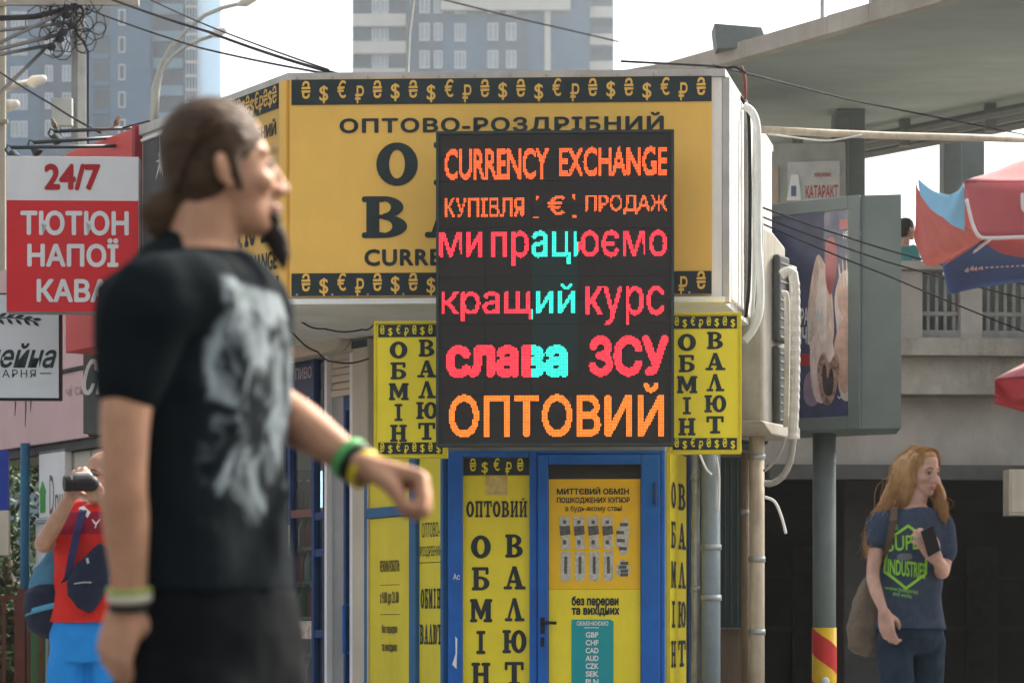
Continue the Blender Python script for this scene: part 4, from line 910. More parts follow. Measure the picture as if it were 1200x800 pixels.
# trees behind the stalls at far left
def leaf_tree(px, Y, h, rad, lab, seed, zc):
    r = random.Random(seed); b = W(px, 730, Y); b.z = 0
    T = Thing('leafy_tree', lab, 'tree', b)
    mb = MB(); mb.tube([b, b + Vector((.05, 0, h * .35)), b + Vector((0, .1, h * .7))], [.12, .09, .03], 8)
    for k in range(7):
        a = r.uniform(0, 6.28); q = b + Vector((0, 0, h * r.uniform(.2, .55))); mb.tube([q, q + Vector((math.cos(a) * rad * .5, math.sin(a) * rad * .5, h * .15))], [.04, .012], 6)
    T.part('trunk', mb, M('bark', (.09, .07, .05), .9, bump=.3), smooth=True)
    mb = MB(); blobs = [(b + Vector((r.uniform(-rad, rad), r.uniform(-rad, rad), zc + r.uniform(-.45, .45) * h)), r.uniform(.25, .5)) for _ in range(26)]
    for c, R in blobs:
        for _ in range(190):
            d = Vector((r.gauss(0, 1), r.gauss(0, 1), r.gauss(0, .8))).normalized() * R * r.uniform(.4, 1.05); p = c + d
            u = Vector((r.gauss(0, 1), r.gauss(0, 1), r.gauss(0, 1))).normalized(); v = u.orthogonal().normalized(); L = r.uniform(.035, .07)
            mb.add([p - u * L, p + v * L * .45, p + u * L, p - v * L * .45], [(0, 1, 2, 3)], True)
    T.part('crown', mb, M('leaf_green', (.055, .095, .03), .6, var=.5, scale=3))
leaf_tree(6, 27, 3.0, .9, 'leafy green tree beyond the stall board at left', 1, 1.9)
leaf_tree(-60, 30, 3.4, 1.1, 'taller green tree further behind the red brown fence', 2, 2.0)
# beige building at the left edge
T = Thing('beige_building', 'beige plastered building at the far left edge', 'building', (W(-120, 700, 31).x, 33, 0))
a, b = W(-330, 700, 31).x, W(7, 700, 31).x
mb = MB(); mb.plan([(a, 31), (b, 31), (b * 38.3 / 31, 38), (a, 38)], 0, 11); T.part('wall', mb, M('beige_plaster', (.42, .36, .28), .9, var=.1, scale=1, dirt=.2), bevel=.03)
for z in (3.8, 4.95, 7.4, 8.9):
    m = MB(); m.box(a, b + .03, 30.96, 30.998, z, z + .05); T.part('string_course', m, M('plaster_edge', (.3, .26, .2), .9))
for k in range(3):
    for z in (2.2, 5.4, 8.2):
        x = a + .6 + k * 1.1; m = MB(); m.frame(x, x + .7, 30.95, 30.997, z, z + 1.2, .07); w_ = T.part('window', m, white); m = MB(); m.box(x + .07, x + .63, 30.97, 30.996, z + .07, z + 1.13); T.part('pane', m, tow_g, w_)

# ------------------------------------------------------------------ utility pole and its cables
YP = 27.0
px_c = 92.5
b = W(px_c, 730, YP); b.z = 0
T = Thing('utility_pole', 'concrete utility pole with a tangle of black cables', 'utility pole', b)
ztop = W(0, -60, YP).z
mb = MB(); mb.tube([b, b + Vector((0, 0, ztop))], [.125, .075], 4); T.part('pole', mb, M('pole_concrete', (.3, .31, .30), .9, var=.12, dirt=.3), smooth=False, bevel=.01)
mb = MB(); c = W(74, 135, YP - .1); mb.box(c.x - .115, c.x + .115, c.y - .1, c.y + .02, W(0, 151, YP).z, W(0, 119, YP).z); T.part('meter_box', mb, M('meter_box', (.36, .38, .37), .6, dirt=.2), bevel=.01)
mb = MB(); a = W(8, 4, YP - .15); c = W(163, 12, YP - .15); mb.box(a.x, c.x, YP - .2, YP - .13, W(0, 11, YP).z, W(0, 4, YP).z); T.part('crossarm', mb, concrete_pale)
rc = random.Random(11)
mb = MB()
for k in range(36):
    p0 = W(rc.gauss(78, 13), rc.uniform(0, 60), YP - .16); pts = [p0]
    q = rc.uniform(0, 6.28); R = rc.uniform(.05, .16)
    for j in range(1, 9): pts.append(p0 + Vector((R * (math.cos(q + j * .75) - math.cos(q)), -.04 * math.sin(j), R * 1.2 * (math.sin(q + j * .75) - math.sin(q)))))
    mb.tube(pts, .0065, 5)
mb.tube([W(93 + 5 * math.sin(k), 5 + 6 * k, YP - .15) for k in range(8)] + [W(103, 60 + 18 * k, YP - .12) for k in range(7)], .012, 5)
for px, py in ((88, 8), (78, 18), (70, 46), (60, 55), (74, 38), (84, 30)):
    c = W(px, py, YP - .18); mb.ell(c, (.055, .04, .045), 8, 6)
T.part('cable_tangle', mb, cable)
def wire(name_pts, r, lab, mat=cable, twist=False, group=None, sag=0.0):
    P = []
    n = 22
    for i in range(n + 1):
        t_ = i / n; seg = t_ * (len(name_pts) - 1); k = min(int(seg), len(name_pts) - 2); u = seg - k
        p = name_pts[k].lerp(name_pts[k + 1], u); p = p + Vector((0, 0, -sag * 4 * t_ * (1 - t_))); P.append(p)
    mb = MB(); mb.tube(P, r, 6); single('overhead_cable', lab, 'cable', mb, mat, group=group, smooth=True)
gC = 'overhead cables'
wire([W(112, -8, YP), W(245, 30, 22), W(395, 87, 17.5)], .013, 'upper thick black cable from the pole to the kiosk roof', group=gC, sag=.06)
wire([W(160, -8, YP), W(245, 27, 22), W(385, 82, 17.6)], .007, 'thin black cable beside the upper thick cable', group=gC, sag=.03)
wire([W(100, 10, YP), W(230, 50, 22), W(380, 86, 17.6)], .009, 'twisted black cable sagging lowest towards the kiosk roof', group=gC, sag=.04)
wire([W(88, 8, YP), W(40, 20, YP), W(-12, 22, YP)], .032, 'thick bundled cable leaving the pole top to the left', group=gC)
wire([W(80, 12, YP), W(-10, 55, YP - 2)], .019, 'black cable sloping left from the pole top', group=gC)
wire([W(78, 27, YP), W(-10, 37, YP - 2)], .020, 'nearly level black cable left of the pole', group=gC)
wire([W(72, 40, YP), W(-10, 60, YP - 2)], .022, 'black cable falling to the left edge from the tangle', group=gC)
wire([W(58, 53, YP), W(-10, 66, YP - 2)], .02, 'lower short cable left of the tangle', group=gC)
wire([W(56, 54, YP), W(30, 80, YP - 1), W(-12, 120, YP - 3)], .019, 'steep double cable dropping from the tangle to the left edge', group=gC)
wire([W(-10, 78, 24), W(60, 118, 21), W(118, 156, 18.5)], .009, 'thin cable crossing the tower down to the spotlight arms', group=gC, sag=.03)
wire([W(136, 152, 18.6), W(175, 142, 17.9)], .007, 'short thin cable from the spotlight arms to the roof edge', group=gC)
wire([W(505, -4, 40), W(600, 20, 42), W(725, 49, 44)], .016, 'thin cable crossing the banded tower', group=gC)
wire([W(728, 72, 15.9), W(843, 78, 16.3), W(1000, 118, 21), W(1210, 160, 26)], .008, 'thin dark cable below the big roof slab', group=gC)
wire([W(893, 243, 16.8), W(1040, 288, 17.6), W(1210, 335, 18.2)], .007, 'upper of three thin cables across the billboard', group=gC, sag=.03)
wire([W(893, 254, 16.8), W(1040, 302, 17.6), W(1210, 352, 18.2)], .006, 'middle of three thin cables across the billboard', group=gC, sag=.03)
wire([W(893, 262, 16.8), W(1040, 318, 17.6), W(1210, 392, 18.2)], .006, 'lowest of three thin cables across the billboard', group=gC, sag=.03)

# street lamps far behind
lampm = M('lamp_pole', (.34, .35, .33), .5, .3)
def lamp(pts_list, heads, Y, lab, px):
    b = W(px, 730, Y); b.z = 0; T = Thing('street_lamp', lab, 'street lamp', b)
    for pts in pts_list:
        mb = MB(); mb.tube([W(x, y, Y + (y % 3) * .01) for x, y in pts], [.06 if y > 90 else .036 for x, y in pts], 8); T.part('pole', mb, lampm, smooth=True)
    for x0, y0, x1, y1 in heads:
        a, c = W(x0, y0, Y), W(x1, y1, Y); mb = MB(); mb.limb([a, a.lerp(c, .4), c], [.045, .085, .06], 10); T.part('lamp_head', mb, M('lamp_head', (.5, .5, .48), .4), smooth=True)
lamp([[(179, 730), (179.5, 140), (181, 105), (187, 80), (200, 55), (220, 34), (240, 18), (262, 9), (282, 4)], [(181.5, 140), (183, 108), (189, 84), (202, 66), (218, 54), (236, 46), (252, 41)]], [(281, 5, 298, -2), (249, 41, 262, 36)], 42, 'tall street lamp with two curved arms left of the kiosk', 179)
lamp([[(477.5, 730), (477, 90), (479, 40), (484, 0), (492, -40)]], [(492, -40, 510, -52)], 46, 'street lamp post rising behind the kiosk roof', 478)
lamp([[(-9, 730), (-9, 125), (-6, 112), (10, 102), (34, 98)], [(-9, 135), (-4, 128), (5, 125)]], [(33, 98, 50, 93), (5, 125, 18, 122)], 34, 'street lamp with two pale heads beside the beige building', -9)

# ------------------------------------------------------------------ right of the kiosk: pipes, cabinet, air conditioner
RFX = lambda px, off=0: RF.hit(px, 600, off)[0]
def vpipe(px, y0, y1, Y, r, mat, lab, cat='pipe', extra=None):
    a, c = W(px, y0, Y), W(px, y1, Y); 
    T = Thing('wall_pipe', lab, cat, (a.x, a.y, max(.1, c.z)))
    mb = MB(); mb.tube([(a.x, a.y, max(.1, c.z)), (a.x, a.y, a.z)], r, 12); T.part('pipe', mb, mat, smooth=True)
    for y in (extra or ()):
        q = W(px, y, Y); m = MB(); m.tube([q - Vector((0, 0, .02)), q + Vector((0, 0, .02))], r * 1.12, 12); T.part('clamp', m, steel, smooth=True)
    return T
T = vpipe(833, 480, 1000, 17.05, .068, bluegrey, 'blue grey downpipe right of the yellow side board', 'downpipe', (641, 700))
vpipe(815, 480, 1000, 17.1, .03, steel, 'slim grey conduit between the board and the downpipe', 'conduit', (560, 690))
vpipe(887, 505, 1000, 17.3, .055, beige_pipe, 'stained beige downpipe under the air conditioner', 'downpipe', (535, 655, 740))
vpipe(873.5, 530, 1000, 17.45, .03, M('brown_pipe', (.2, .15, .11), .7, dirt=.5), 'thin brown pipe beside the stained downpipe', 'pipe', (600,))
mb = MB(); 
a, c = W(843, 535, 17.6), W(874, 735, 17.6)
mb.box(a.x, c.x, 17.6, 18.1, c.z, a.z)
for k in range(4): mb.box(a.x + .03 + k * .045, a.x + .045 + k * .045, 17.585, 17.598, c.z + .02, a.z - .02)
single('steel_cabinet', 'tall dark green ribbed cabinet beside the downpipes', 'cabinet', mb, dkgreen, bevel=.006)
mb = MB(); a, c = W(845, 735, 17.7), W(872, 1000, 17.7); mb.box(a.x, c.x, 17.7, 18.0, .1, a.z - .01); single('timber_base', 'brown boarded base below the dark cabinet', 'base', mb, M('brown_board', (.14, .10, .075), .8, var=.3, scale=3, stretch=(6, 1, .3), dirt=.4))
mb = MB(); a, c = W(868, 392, 17.75), W(897, 520, 17.75); mb.box(a.x, c.x + .02, 17.75, 18.3, c.z, a.z); single('meter_cabinet', 'dark teal meter cabinet behind the right yellow sign', 'cabinet', mb, dkgreen, bevel=.01)
# grey side wall of the annex that carries these
mb = MB(); a = W(800, 400, 18.35); c = W(893, 400, 18.35); mb.box(a.x, c.x, 18.35, 20, .12, 4.4); single('annex_wall', 'grey rendered annex wall behind the pipes', 'wall', mb, M('annex_render', (.2, .2, .19), .9, dirt=.5), bevel=.01)
# white cables hanging down the kiosk's corner
def hose(pts, Y, r, mat, lab, cat='cable', ribs=False, name='hanging_cable', group=None, n=8):
    Pp = [Vector(p) for p in ([W(x, y, Y) for x, y in pts])]; Q = []
    for i in range(len(Pp) - 1):
        p0 = Pp[max(i - 1, 0)]; p1, p2 = Pp[i], Pp[i + 1]; p3 = Pp[min(i + 2, len(Pp) - 1)]
        m = max(3, int((p2 - p1).length / .03)) if ribs else 6
        for k in range(m):
            t_ = k / m; Q.append(.5 * ((2 * p1) + (p2 - p0) * t_ + (2 * p0 - 5 * p1 + 4 * p2 - p3) * t_ ** 2 + (3 * p1 - p0 - 3 * p2 + p3) * t_ ** 3))
    Q.append(Pp[-1]); mb = MB(); R = [r * (1.12 if (ribs and i % 2) else 1) for i in range(len(Q))]; mb.tube(Q, R, n)
    return single(name, lab, cat, mb, mat, group=group, smooth=not ribs)
hg = 'cables down the kiosk corner'
hose([(871, 124), (881, 131), (887, 150), (888, 200), (888, 280), (891, 330), (890, 365), (883, 385), (872, 400)], 16.55, .027, conduit, 'fat pale blue white hose bending down the kiosk corner', 'hose', name='hanging_hose')
hose([(846, 86), (858, 103), (873, 122), (878, 150), (879, 250), (878, 330), (874, 372)], 16.6, .012, cable, 'dark cable following the white sheet edge', group=hg)
hose([(872, 118), (875, 150), (874, 240), (876, 330), (872, 370)], 16.75, .022, M('grey_flex', (.3, .29, .27), .7, dirt=.4), 'dull grey ribbed conduit behind the hose', ribs=True, group=hg)
hose([(884, 150), (883, 230), (884, 320), (881, 380)], 16.7, .012, conduit, 'slim white cable between the hose and the conduit', group=hg)
hose([(890, 180), (892, 240), (893, 300), (890, 345), (880, 384), (870, 402)], 16.6, .011, conduit, 'slim white cable right of the fat hose', group=hg)
hose([(820, 532), (827, 548), (834, 556)], 16.75, .008, white, 'short white cable end under the right yellow sign', group=hg)
hose([(840, 535), (843, 560), (842, 600)], 16.85, .007, white, 'thin white cable hanging beside the blue grey downpipe', group=hg)
hose([(868, 78), (872, 90), (873, 112), (871, 128)], 16.9, .014, rust, 'rusty bracket rod above the hose', 'rod', name='bracket_rod')
hose([(896, 582), (908, 588), (916, 606), (921, 625)], 17.2, .011, white, 'white cable end curling below the air conditioner', group=hg)
hose([(835, 77), (850, 80), (862, 79), (874, 86)], 16.3, .01, cable, 'black cable knot on the kiosk roof corner', group=hg)
mb = MB(); pts = [W(888, 152, 16.7), W(960, 155.5, 16.9), W(1040, 159, 17.1), W(1120, 161, 17.3), W(1230, 164, 17.6)]; mb.tube(pts, .026, 10); single('beige_conduit', 'long beige conduit running right from the kiosk corner', 'pipe', mb, beige_pipe, smooth=True)
hose([(900, 157), (930, 161), (965, 165), (985, 163), (1010, 158)], 16.95, .006, conduit, 'thin loose wire hanging under the beige conduit', group=hg)
# air conditioner, seen along its front
AFm = Frame(W(897, 400, 17.2).x, 17.2, 62)
ax0, az1 = AFm.hit(894, 264); ax1, _ = AFm.hit(921, 300); az0 = AFm.hit(897, 500)[1]
T = Thing('air_conditioner', 'cream outdoor air conditioner unit on the kiosk side', 'air conditioner', AFm.w(((ax0 + ax1) / 2, .2, az0)))
mb = MB(AFm); mb.prism([(ax0, az0), (ax1, az0 - .02), (ax1, az1 - .10), (ax0 + (ax1 - ax0) * .45, az1 - .02), (ax0, az1)], 0, .35); T.part('casing', mb, ac_metal, bevel=.02)
for (y0, y1) in ((300, 402), (398 + 8, 498)):
    r = AFm.rect(904, y0, 917, y1); mb = MB(AFm); mb.box(r[0], r[1], -.06, -.003, r[2], r[3]); g_ = T.part('fan_grille', mb, M('grille_dark', (.05, .055, .055), .5, dirt=.3), bevel=.02)
    mb = MB(AFm)
    for k in range(9): mb.box(r[0] + .02, r[1] - .02, -.066, -.061, r[2] + (r[3] - r[2]) * (k + .5) / 9.5, r[2] + (r[3] - r[2]) * (k + .62) / 9.5)
    T.part('slat', mb, grey_paint, g_)
    mb = MB(AFm); r2 = AFm.rect(914, y0 + 12, 921, y1 - 20); mb.box(r2[0], r2[1], -.09, -.061, r2[2], r2[3]); T.part('cover_plate', mb, ac_metal, bevel=.015)
mb = MB(AFm); r = AFm.rect(886, 498, 926, 512); mb.prism([(r[0] - .1, r[3]), (r[0] + .1, r[2]), (r[1], r[2]), (r[1], r[3])], -.08, .3); T.part('bracket_tray', mb, ac_metal, bevel=.01)
insul = M('pipe_insulation', (.56, .55, .52), .8, var=.1, scale=20, dirt=.4, dirtcol=(.3, .26, .2))
hose([(916, 322), (924, 318), (931, 330), (932, 400), (931, 470), (929, 514)], 16.9, .034, insul, 'thick ribbed white insulated pipe on the air conditioner', 'hose', ribs=True, name='insulated_pipe', n=10)
hose([(917, 345), (922, 350), (922.5, 420), (921, 500)], 16.95, .02, insul, 'thinner pale pipe beside the ribbed insulated pipe', 'hose', name='insulated_pipe')
hose([(930, 512), (926, 540), (917, 558), (905, 566), (896, 566)], 17.0, .022, M('grey_flex', (1, 1, 1)), 'grey ribbed hose curling below the air conditioner', 'hose', ribs=True, name='drain_hose')
hose([(920, 512), (914, 530), (903, 545), (895, 552)], 17.05, .012, M('grey_flex', (1, 1, 1)), 'thin grey hose curling below the air conditioner', 'hose', name='drain_hose')

# ------------------------------------------------------------------ billboard on its striped post
YB = 18.6
C0 = W(1010, 400, YB); BF2 = Frame(C0.x, C0.y, -33)
bz1 = W(0, 229, YB).z; bz0 = W(0, 502, YB).z
T = Thing('billboard', 'dark framed advertising lightbox on a single post', 'billboard', (W(966, 400, 19).x, 19.0, 0))
L_ = -1.25
pl = [BF2.w((L_, 0, 0)), BF2.w((0, 0, 0)), W(1056, 400, YB - .05), W(1050, 400, YB + .55), BF2.w((L_, .6, 0))]
mb = MB(); mb.plan([(p.x, p.y) for p in pl], bz0, bz1); T.part('case', mb, board_frame)
mb = MB(); SFc = Frame(pl[1].x, pl[1].y, math.degrees(math.atan2(pl[2].y - pl[1].y, pl[2].x - pl[1].x))); wS = (pl[2] - pl[1]).xy.length
for k in range(4): mb.box(.03 + k * wS / 4.3, .05 + k * wS / 4.3, -.02, -.003, bz0 + .01, bz1 - .01)
T.part('side_rib', mb, board_frame, bevel=.003)
mb = MB(BF2); mb.frame(L_, -.002, -.035, -.003, bz0, bz1, .1); T.part('frame', mb, M('board_frame_front', (.13, .155, .15), .5, var=.08), bevel=.005)
mb = MB(BF2); p0, p1, q0, q1 = L_ + .1, -.102, bz0 + .1, bz1 - .1; mb.box(p0, p1, -.01, -.003, q0, q1); ad = T.part('poster', mb, M('poster_navy', (.045, .055, .13), .35, var=.5, scale=2.5))
def adp(pts, off, name, mat):
    if len(pts) > 4:                                            # rounded outline
        R = []; n = len(pts)
        for i in range(n):
            q = [Vector(pts[(i + k) % n]) for k in (-1, 0, 1, 2)]
            for t_ in (0, .34, .67): R.append(tuple(.5 * ((2 * q[1]) + (q[2] - q[0]) * t_ + (2 * q[0] - 5 * q[1] + 4 * q[2] - q[3]) * t_ ** 2 + (3 * q[1] - q[0] - 3 * q[2] + q[3]) * t_ ** 3)))
        pts = R
    m = MB(BF2); P = [BF2.hit(x, y, -.012) for x, y in pts]
    ar = sum(P[k][0] * P[(k + 1) % len(P)][1] - P[(k + 1) % len(P)][0] * P[k][1] for k in range(len(P)))
    m.prism(P if ar > 0 else P[::-1], off, off + .0008); T.part(name, m, mat, ad)
skin_p = M('poster_skin', (.62, .40, .32), .4, var=.35, scale=6); hair_p = M('poster_blond', (.66, .50, .42), .4, var=.4, scale=9, stretch=(3, 3, .5)); pale_p = M('poster_pale', (.72, .58, .54), .4, var=.3, scale=8, stretch=(2, 2, .6)); dark_p = M('poster_dark', (.06, .04, .05), .4, var=.6, scale=8); red_p = M('poster_red', (.35, .05, .06), .4, var=.3, scale=9)
adp([(957, 300), (965, 306), (973, 330), (977, 370), (976, 400), (966, 415), (950, 410), (946, 380), (949, 340)], -.0125, 'poster_figure', hair_p)
adp([(952, 395), (975, 395), (977, 445), (972, 468), (957, 470), (950, 440)], -.014, 'poster_figure', pale_p)
adp([(968, 285), (978, 280), (981, 310), (974, 345), (968, 330)], -.0132, 'poster_shape', red_p)
adp([(985, 322), (994, 318), (1003, 340), (1008, 400), (1006, 452), (993, 470), (983, 455), (981, 390), (978, 350)], -.0137, 'poster_figure', pale_p)
adp([(982, 328), (990, 322), (996, 345), (995, 370), (988, 372), (982, 355)], -.0152, 'poster_figure', skin_p)
adp([(978, 402), (990, 372), (998, 400), (999, 440), (990, 462), (981, 440)], -.0158, 'poster_figure', skin_p)
adp([(958, 430), (966, 412), (972, 425), (980, 414), (984, 430), (979, 462), (972, 474), (963, 468)], -.0165, 'poster_group', M('poster_group', (.35, .22, .17), .4, var=.7, scale=25))
adp([(964, 432), (968, 428), (970, 445), (974, 430), (977, 442), (975, 462), (966, 460)], -.0175, 'poster_shape', dark_p)
adp([(915, 416), (957, 414), (957, 428), (915, 430)], -.0132, 'poster_strip', M('poster_strip', (.42, .03, .03), .4))
adp([(1000, 445), (1008, 430), (1009, 470), (1000, 478)], -.0145, 'poster_shape', M('poster_blue', (.12, .2, .32), .4))
for k in range(6): adp([(984 + 4 * k, 330), (983 + 4.5 * k, 308 - 5 * (k % 3)), (986 + 4 * k, 326), (986 + 4 * k, 334), (985 + 4 * k, 336)], -.0168 - .0001 * k, 'poster_plume', pale_p)
adp([(960, 318), (966, 320), (969, 350), (968, 395), (961, 400), (957, 360)], -.0145, 'poster_highlight', M('poster_light', (.78, .68, .64), .4, var=.2, scale=8))
adp([(998, 380), (1004, 385), (1005, 430), (1001, 450), (997, 430)], -.0169, 'poster_highlight', M('poster_light', (1, 1, 1)))
adp([(944, 440), (957, 436), (960, 468), (950, 476), (942, 466)], -.0131, 'poster_shape', M('poster_mauve', (.25, .18, .26), .4, var=.3, scale=9))
mb = MB(BF2); r = BF2.rect(938, 360, 964, 380, -.018); mb.text('РАЗОМ', *r, -.0185, bold=.03); r = BF2.rect(934, 383, 951, 404, -.018); mb.text('ЯЧЕ', *r, -.0185, bold=.03); r = BF2.rect(988, 270, 1009, 279, -.018); mb.text('НЕЗЛОЮ', *r, -.0185, bold=.03); r = BF2.rect(986, 258, 997, 268, -.018)
mb.text('www.', *BF2.rect(981, 463, 1008, 467, -.018), -.0185, bold=.02); T.part('lettering', mb, offwhite, ad)
mb = MB(BF2); mb.box(*BF2.rect(984, 257, 998, 268, -.018)[:2], -.0185, -.0165, *BF2.rect(984, 257, 998, 268, -.018)[2:]); T.part('red_mark', mb, red_p, ad)
mb = MB(BF2); mb.box(p0 - .005, p1 + .005, -.03, -.026, q0 - .005, q1 + .005); T.part('pane', mb, GLASS('poster_glass', (.98, .98, .98), .05))
b0 = (W(966, 400, 19.1).x, 19.1)
mb = MB(); mb.tube([(*b0, .1), (*b0, bz0 - .002)], .092, 20); T.part('post', mb, green_post, smooth=True)
zs_ = W(0, 735, 19.0).z
mb = MB(); mb.tube([(*b0, .12), (*b0, zs_)], .098, 24); sl = T.part('sleeve', mb, M('stripe_yellow', (.72, .45, .02), .45, dirt=.15), smooth=True)
mb = MB()
for k in range(-1, 4):
    rows = []
    for j in range(25):
        a = 2 * math.pi * j / 24; zz0 = .15 + k * .42 - .25 * j / 24 * 1.68
        rows.append([(b0[0] + .0995 * math.cos(a), b0[1] + .0995 * math.sin(a), min(zs_ - .003, max(.13, zz0 + .42))), (b0[0] + .0995 * math.cos(a), b0[1] + .0995 * math.sin(a), min(zs_ - .003, max(.13, zz0 + .63)))])
    mb.grid(rows)
T.part('red_stripe', mb, M('stripe_red', (.55, .035, .03), .45), sl, smooth=True)
mb = MB(); mb.ell(W(967, 798, 18.95), (.035, .02, .035), 10, 8); T.part('cap_bolt', mb, conduit, smooth=True)

# ------------------------------------------------------------------ parasols at right
cl_red = M('parasol_red', (.56, .16, .165), .75, var=.08, scale=5, bump=.1, bscale=18, sheen=.3)
cl_lb = M('parasol_light_blue', (.25, .47, .62), .75, var=.1, scale=5, bump=.1, bscale=18)
cl_blue = M('parasol_blue', (.11, .22, .44), .75, var=.1, scale=5, bump=.1, bscale=18)
for m_, c_ in ((cl_red, (.62, .2, .2)), (cl_lb, (.35, .58, .7)), (cl_blue, (.17, .30, .5))): translucent(m_, c_, .3)
cl_white = M('parasol_piping', (.7, .68, .65), .7)
def cloth(rows, nu, nv, wob, seed):
    """bilinear/row interpolated cloth patch with soft folds; rows = list of point lists (same length)"""
    rows = [[Vector(p) for p in r] for r in rows]; out = []
    def samp(L, t):
        s_ = t * (len(L) - 1); k = min(int(s_), len(L) - 2); u = s_ - k
        p0 = L[max(k - 1, 0)]; p1, p2 = L[k], L[k + 1]; p3 = L[min(k + 2, len(L) - 1)]
        return .5 * ((2 * p1) + (p2 - p0) * u + (2 * p0 - 5 * p1 + 4 * p2 - p3) * u * u + (3 * p1 - p0 - 3 * p2 + p3) * u ** 3)
    for j in range(nv + 1):
        row = []
        for i in range(nu + 1):
            c = [samp(r, i / nu) for r in rows]; p = samp(c, j / nv) if len(c) > 2 else c[0].lerp(c[1], j / nv)
            nz = mnoise.noise(Vector((p.x * 4 + seed, p.y * 4, p.z * 4))) * wob
            row.append(p + Vector((0, -nz, nz * .3)))
        out.append(row)
    return out
Fl = W(1130, 213, 10.4); Bl = W(1106, 300, 12.05); zr_ = Fl.z
Bl = Vector((W(1106, 300, 12.05).x, 12.05, zr_ - .14)); 
side = 1.75
dirx = Vector((.985, -.06, .0)).normalized()
Fr = Fl + dirx * side; Br = Bl + dirx * side
apex = (Fl + Fr + Bl + Br) / 4 + Vector((0, 0, .52))
base_c = Vector((apex.x, apex.y, .12))
T = Thing('market_parasol', 'faded red and blue market parasol with its side flap blown up', 'parasol', base_c)
mb = MB()
for a, b_ in ((Fl, Fr), (Fr, Br), (Br, Bl), (Bl, Fl)):
    e1, e2 = a.lerp(b_, .33) + Vector((0, 0, .012)), a.lerp(b_, .67) + Vector((0, 0, .012)); sg = Vector((0, 0, -.05))
    mb.grid(cloth([[a, e1, e2, b_], [a.lerp(apex, .5), e1.lerp(apex, .5) + sg, e2.lerp(apex, .5) + sg, b_.lerp(apex, .5)], [apex, apex + (b_ - a) * .001, apex + (b_ - a) * .002, apex + (b_ - a) * .003]], 20, 14, .03, 3), thick=.004, nrm=(0, 0, -1))
T.part('canopy', mb, cl_red, smooth=True)
dn = Vector((0, -.03, -.25))
mb = MB(); mb.grid(cloth([[Fl, Fl.lerp(Fr, .33), Fl.lerp(Fr, .67), Fr], [Fl + Vector((.055, -.05, -.10)), Fl.lerp(Fr, .33) + dn, Fl.lerp(Fr, .67) + dn, Fr + dn]], 24, 6, .025, 5), thick=.004, nrm=(0, 1, 0))
A_ = [Fl + Vector((.0, -.005, -.002)), Fl.lerp(Fr, .33) + Vector((0, -.005, -.004)), Fl.lerp(Fr, .67), Fr]
mb = MB(); B_ = [W(1132, 234, 10.36), W(1139, 262, 10.35), W(1147, 277, 10.34), W(1160, 279, 10.34), W(1200, 277, 10.32), W(1290, 274, 10.2), Fr + dn]
Aa = [Fl, W(1136, 214, 10.39), W(1145, 214, 10.39), W(1160, 214, 10.38), W(1200, 214, 10.36), W(1290, 214, 10.3), Fr]
mb.grid(cloth([Aa, B_], 30, 7, .012, 5), thick=.004, nrm=(0, 1, 0)); vf = T.part('valance', mb, cl_red, smooth=True)
mb = MB(); mb.tube([p + Vector((0, -.004, 0)) for p in [Vector(q) for q in cloth([Aa, B_], 30, 7, .012, 5)[-1]]], .008, 6); T.part('piping', mb, cl_white, vf, smooth=True)
mb = MB(); mb.text('U', W(1196, 0, 10.3).x, W(1212, 0, 10.3).x, W(0, 250, 10.3).z, W(0, 226, 10.3).z, 10.30, bold=.05); T.part('lettering', mb, cl_white, vf)
# blown-up left valance: light blue outside, red inside
def Wp(*a): return [W(*q) for q in a]
mb = MB(); mb.grid(cloth([Wp((1076, 209, 11.5), (1092, 222, 11.3), (1110, 228, 11.0), (1122, 224, 10.7), (1130, 212, 10.42)),
    Wp((1077, 220, 11.45), (1092, 240, 11.2), (1107, 252, 10.9), (1120, 256, 10.65), (1131, 246, 10.4)),
    Wp((1079, 229, 11.4), (1093, 247, 11.15), (1106, 256, 10.85), (1119, 264, 10.6), (1131, 270, 10.38))], 20, 8, .015, 1), thick=.004, nrm=(0, 1, 0)); T.part('side_flap', mb, cl_lb, smooth=True)
mb = MB(); mb.grid(cloth([Wp((1073, 214, 11.7), (1079, 228, 11.6), (1100, 250, 11.2), (1120, 262, 10.9), (1141, 268, 10.6)),
    Wp((1073, 262, 11.75), (1080, 262, 11.7), (1100, 268, 11.4), (1120, 272, 11.1), (1144, 276, 10.7)),
    Wp((1071, 278, 11.8), (1078, 292, 11.8), (1090, 302, 11.6), (1112, 296, 11.4), (1146, 280, 10.8)),
    Wp((1078, 296, 11.9), (1083, 308, 11.9), (1092, 311, 11.8), (1104, 308, 11.9), (1146, 281, 10.9))], 22, 12, .012, 2), thick=.004, nrm=(0, 1, 0)); T.part('side_lining', mb, M('parasol_red_inside', (.55, .15, .13), .8, var=.15, scale=6), smooth=True)
mb = MB(); mb.grid(cloth([Wp((1103, 306, 11.95), (1125, 292, 11.9), (1147, 279, 11.85), (1210, 272, 11.9), (1330, 262, 11.95), (1430, 256, 12.0)),
    Wp((1108, 328, 11.95), (1127, 318, 11.95), (1150, 308, 11.95), (1215, 300, 11.95), (1330, 290, 11.95), (1430, 280, 12.0)),
    Wp((1113, 345, 11.9), (1130, 341, 11.92), (1155, 336, 11.95), (1215, 328, 11.95), (1330, 318, 11.95), (1430, 305, 12.0))], 26, 8, .015, 4), thick=.004, nrm=(0, 1, 0)); vb = T.part('back_valance', mb, cl_blue, smooth=True)
mb = MB()
for (x, y, w_, h_) in ((1131, 318, 3, 4), (1137, 316, 3, 4), (1142, 316, 2, 3), (1147, 315, 4, 2)): mb.tube([W(x, y, 11.88), W(x + w_, y - h_, 11.88), W(x + w_, y + 1, 11.88)], .006, 5)
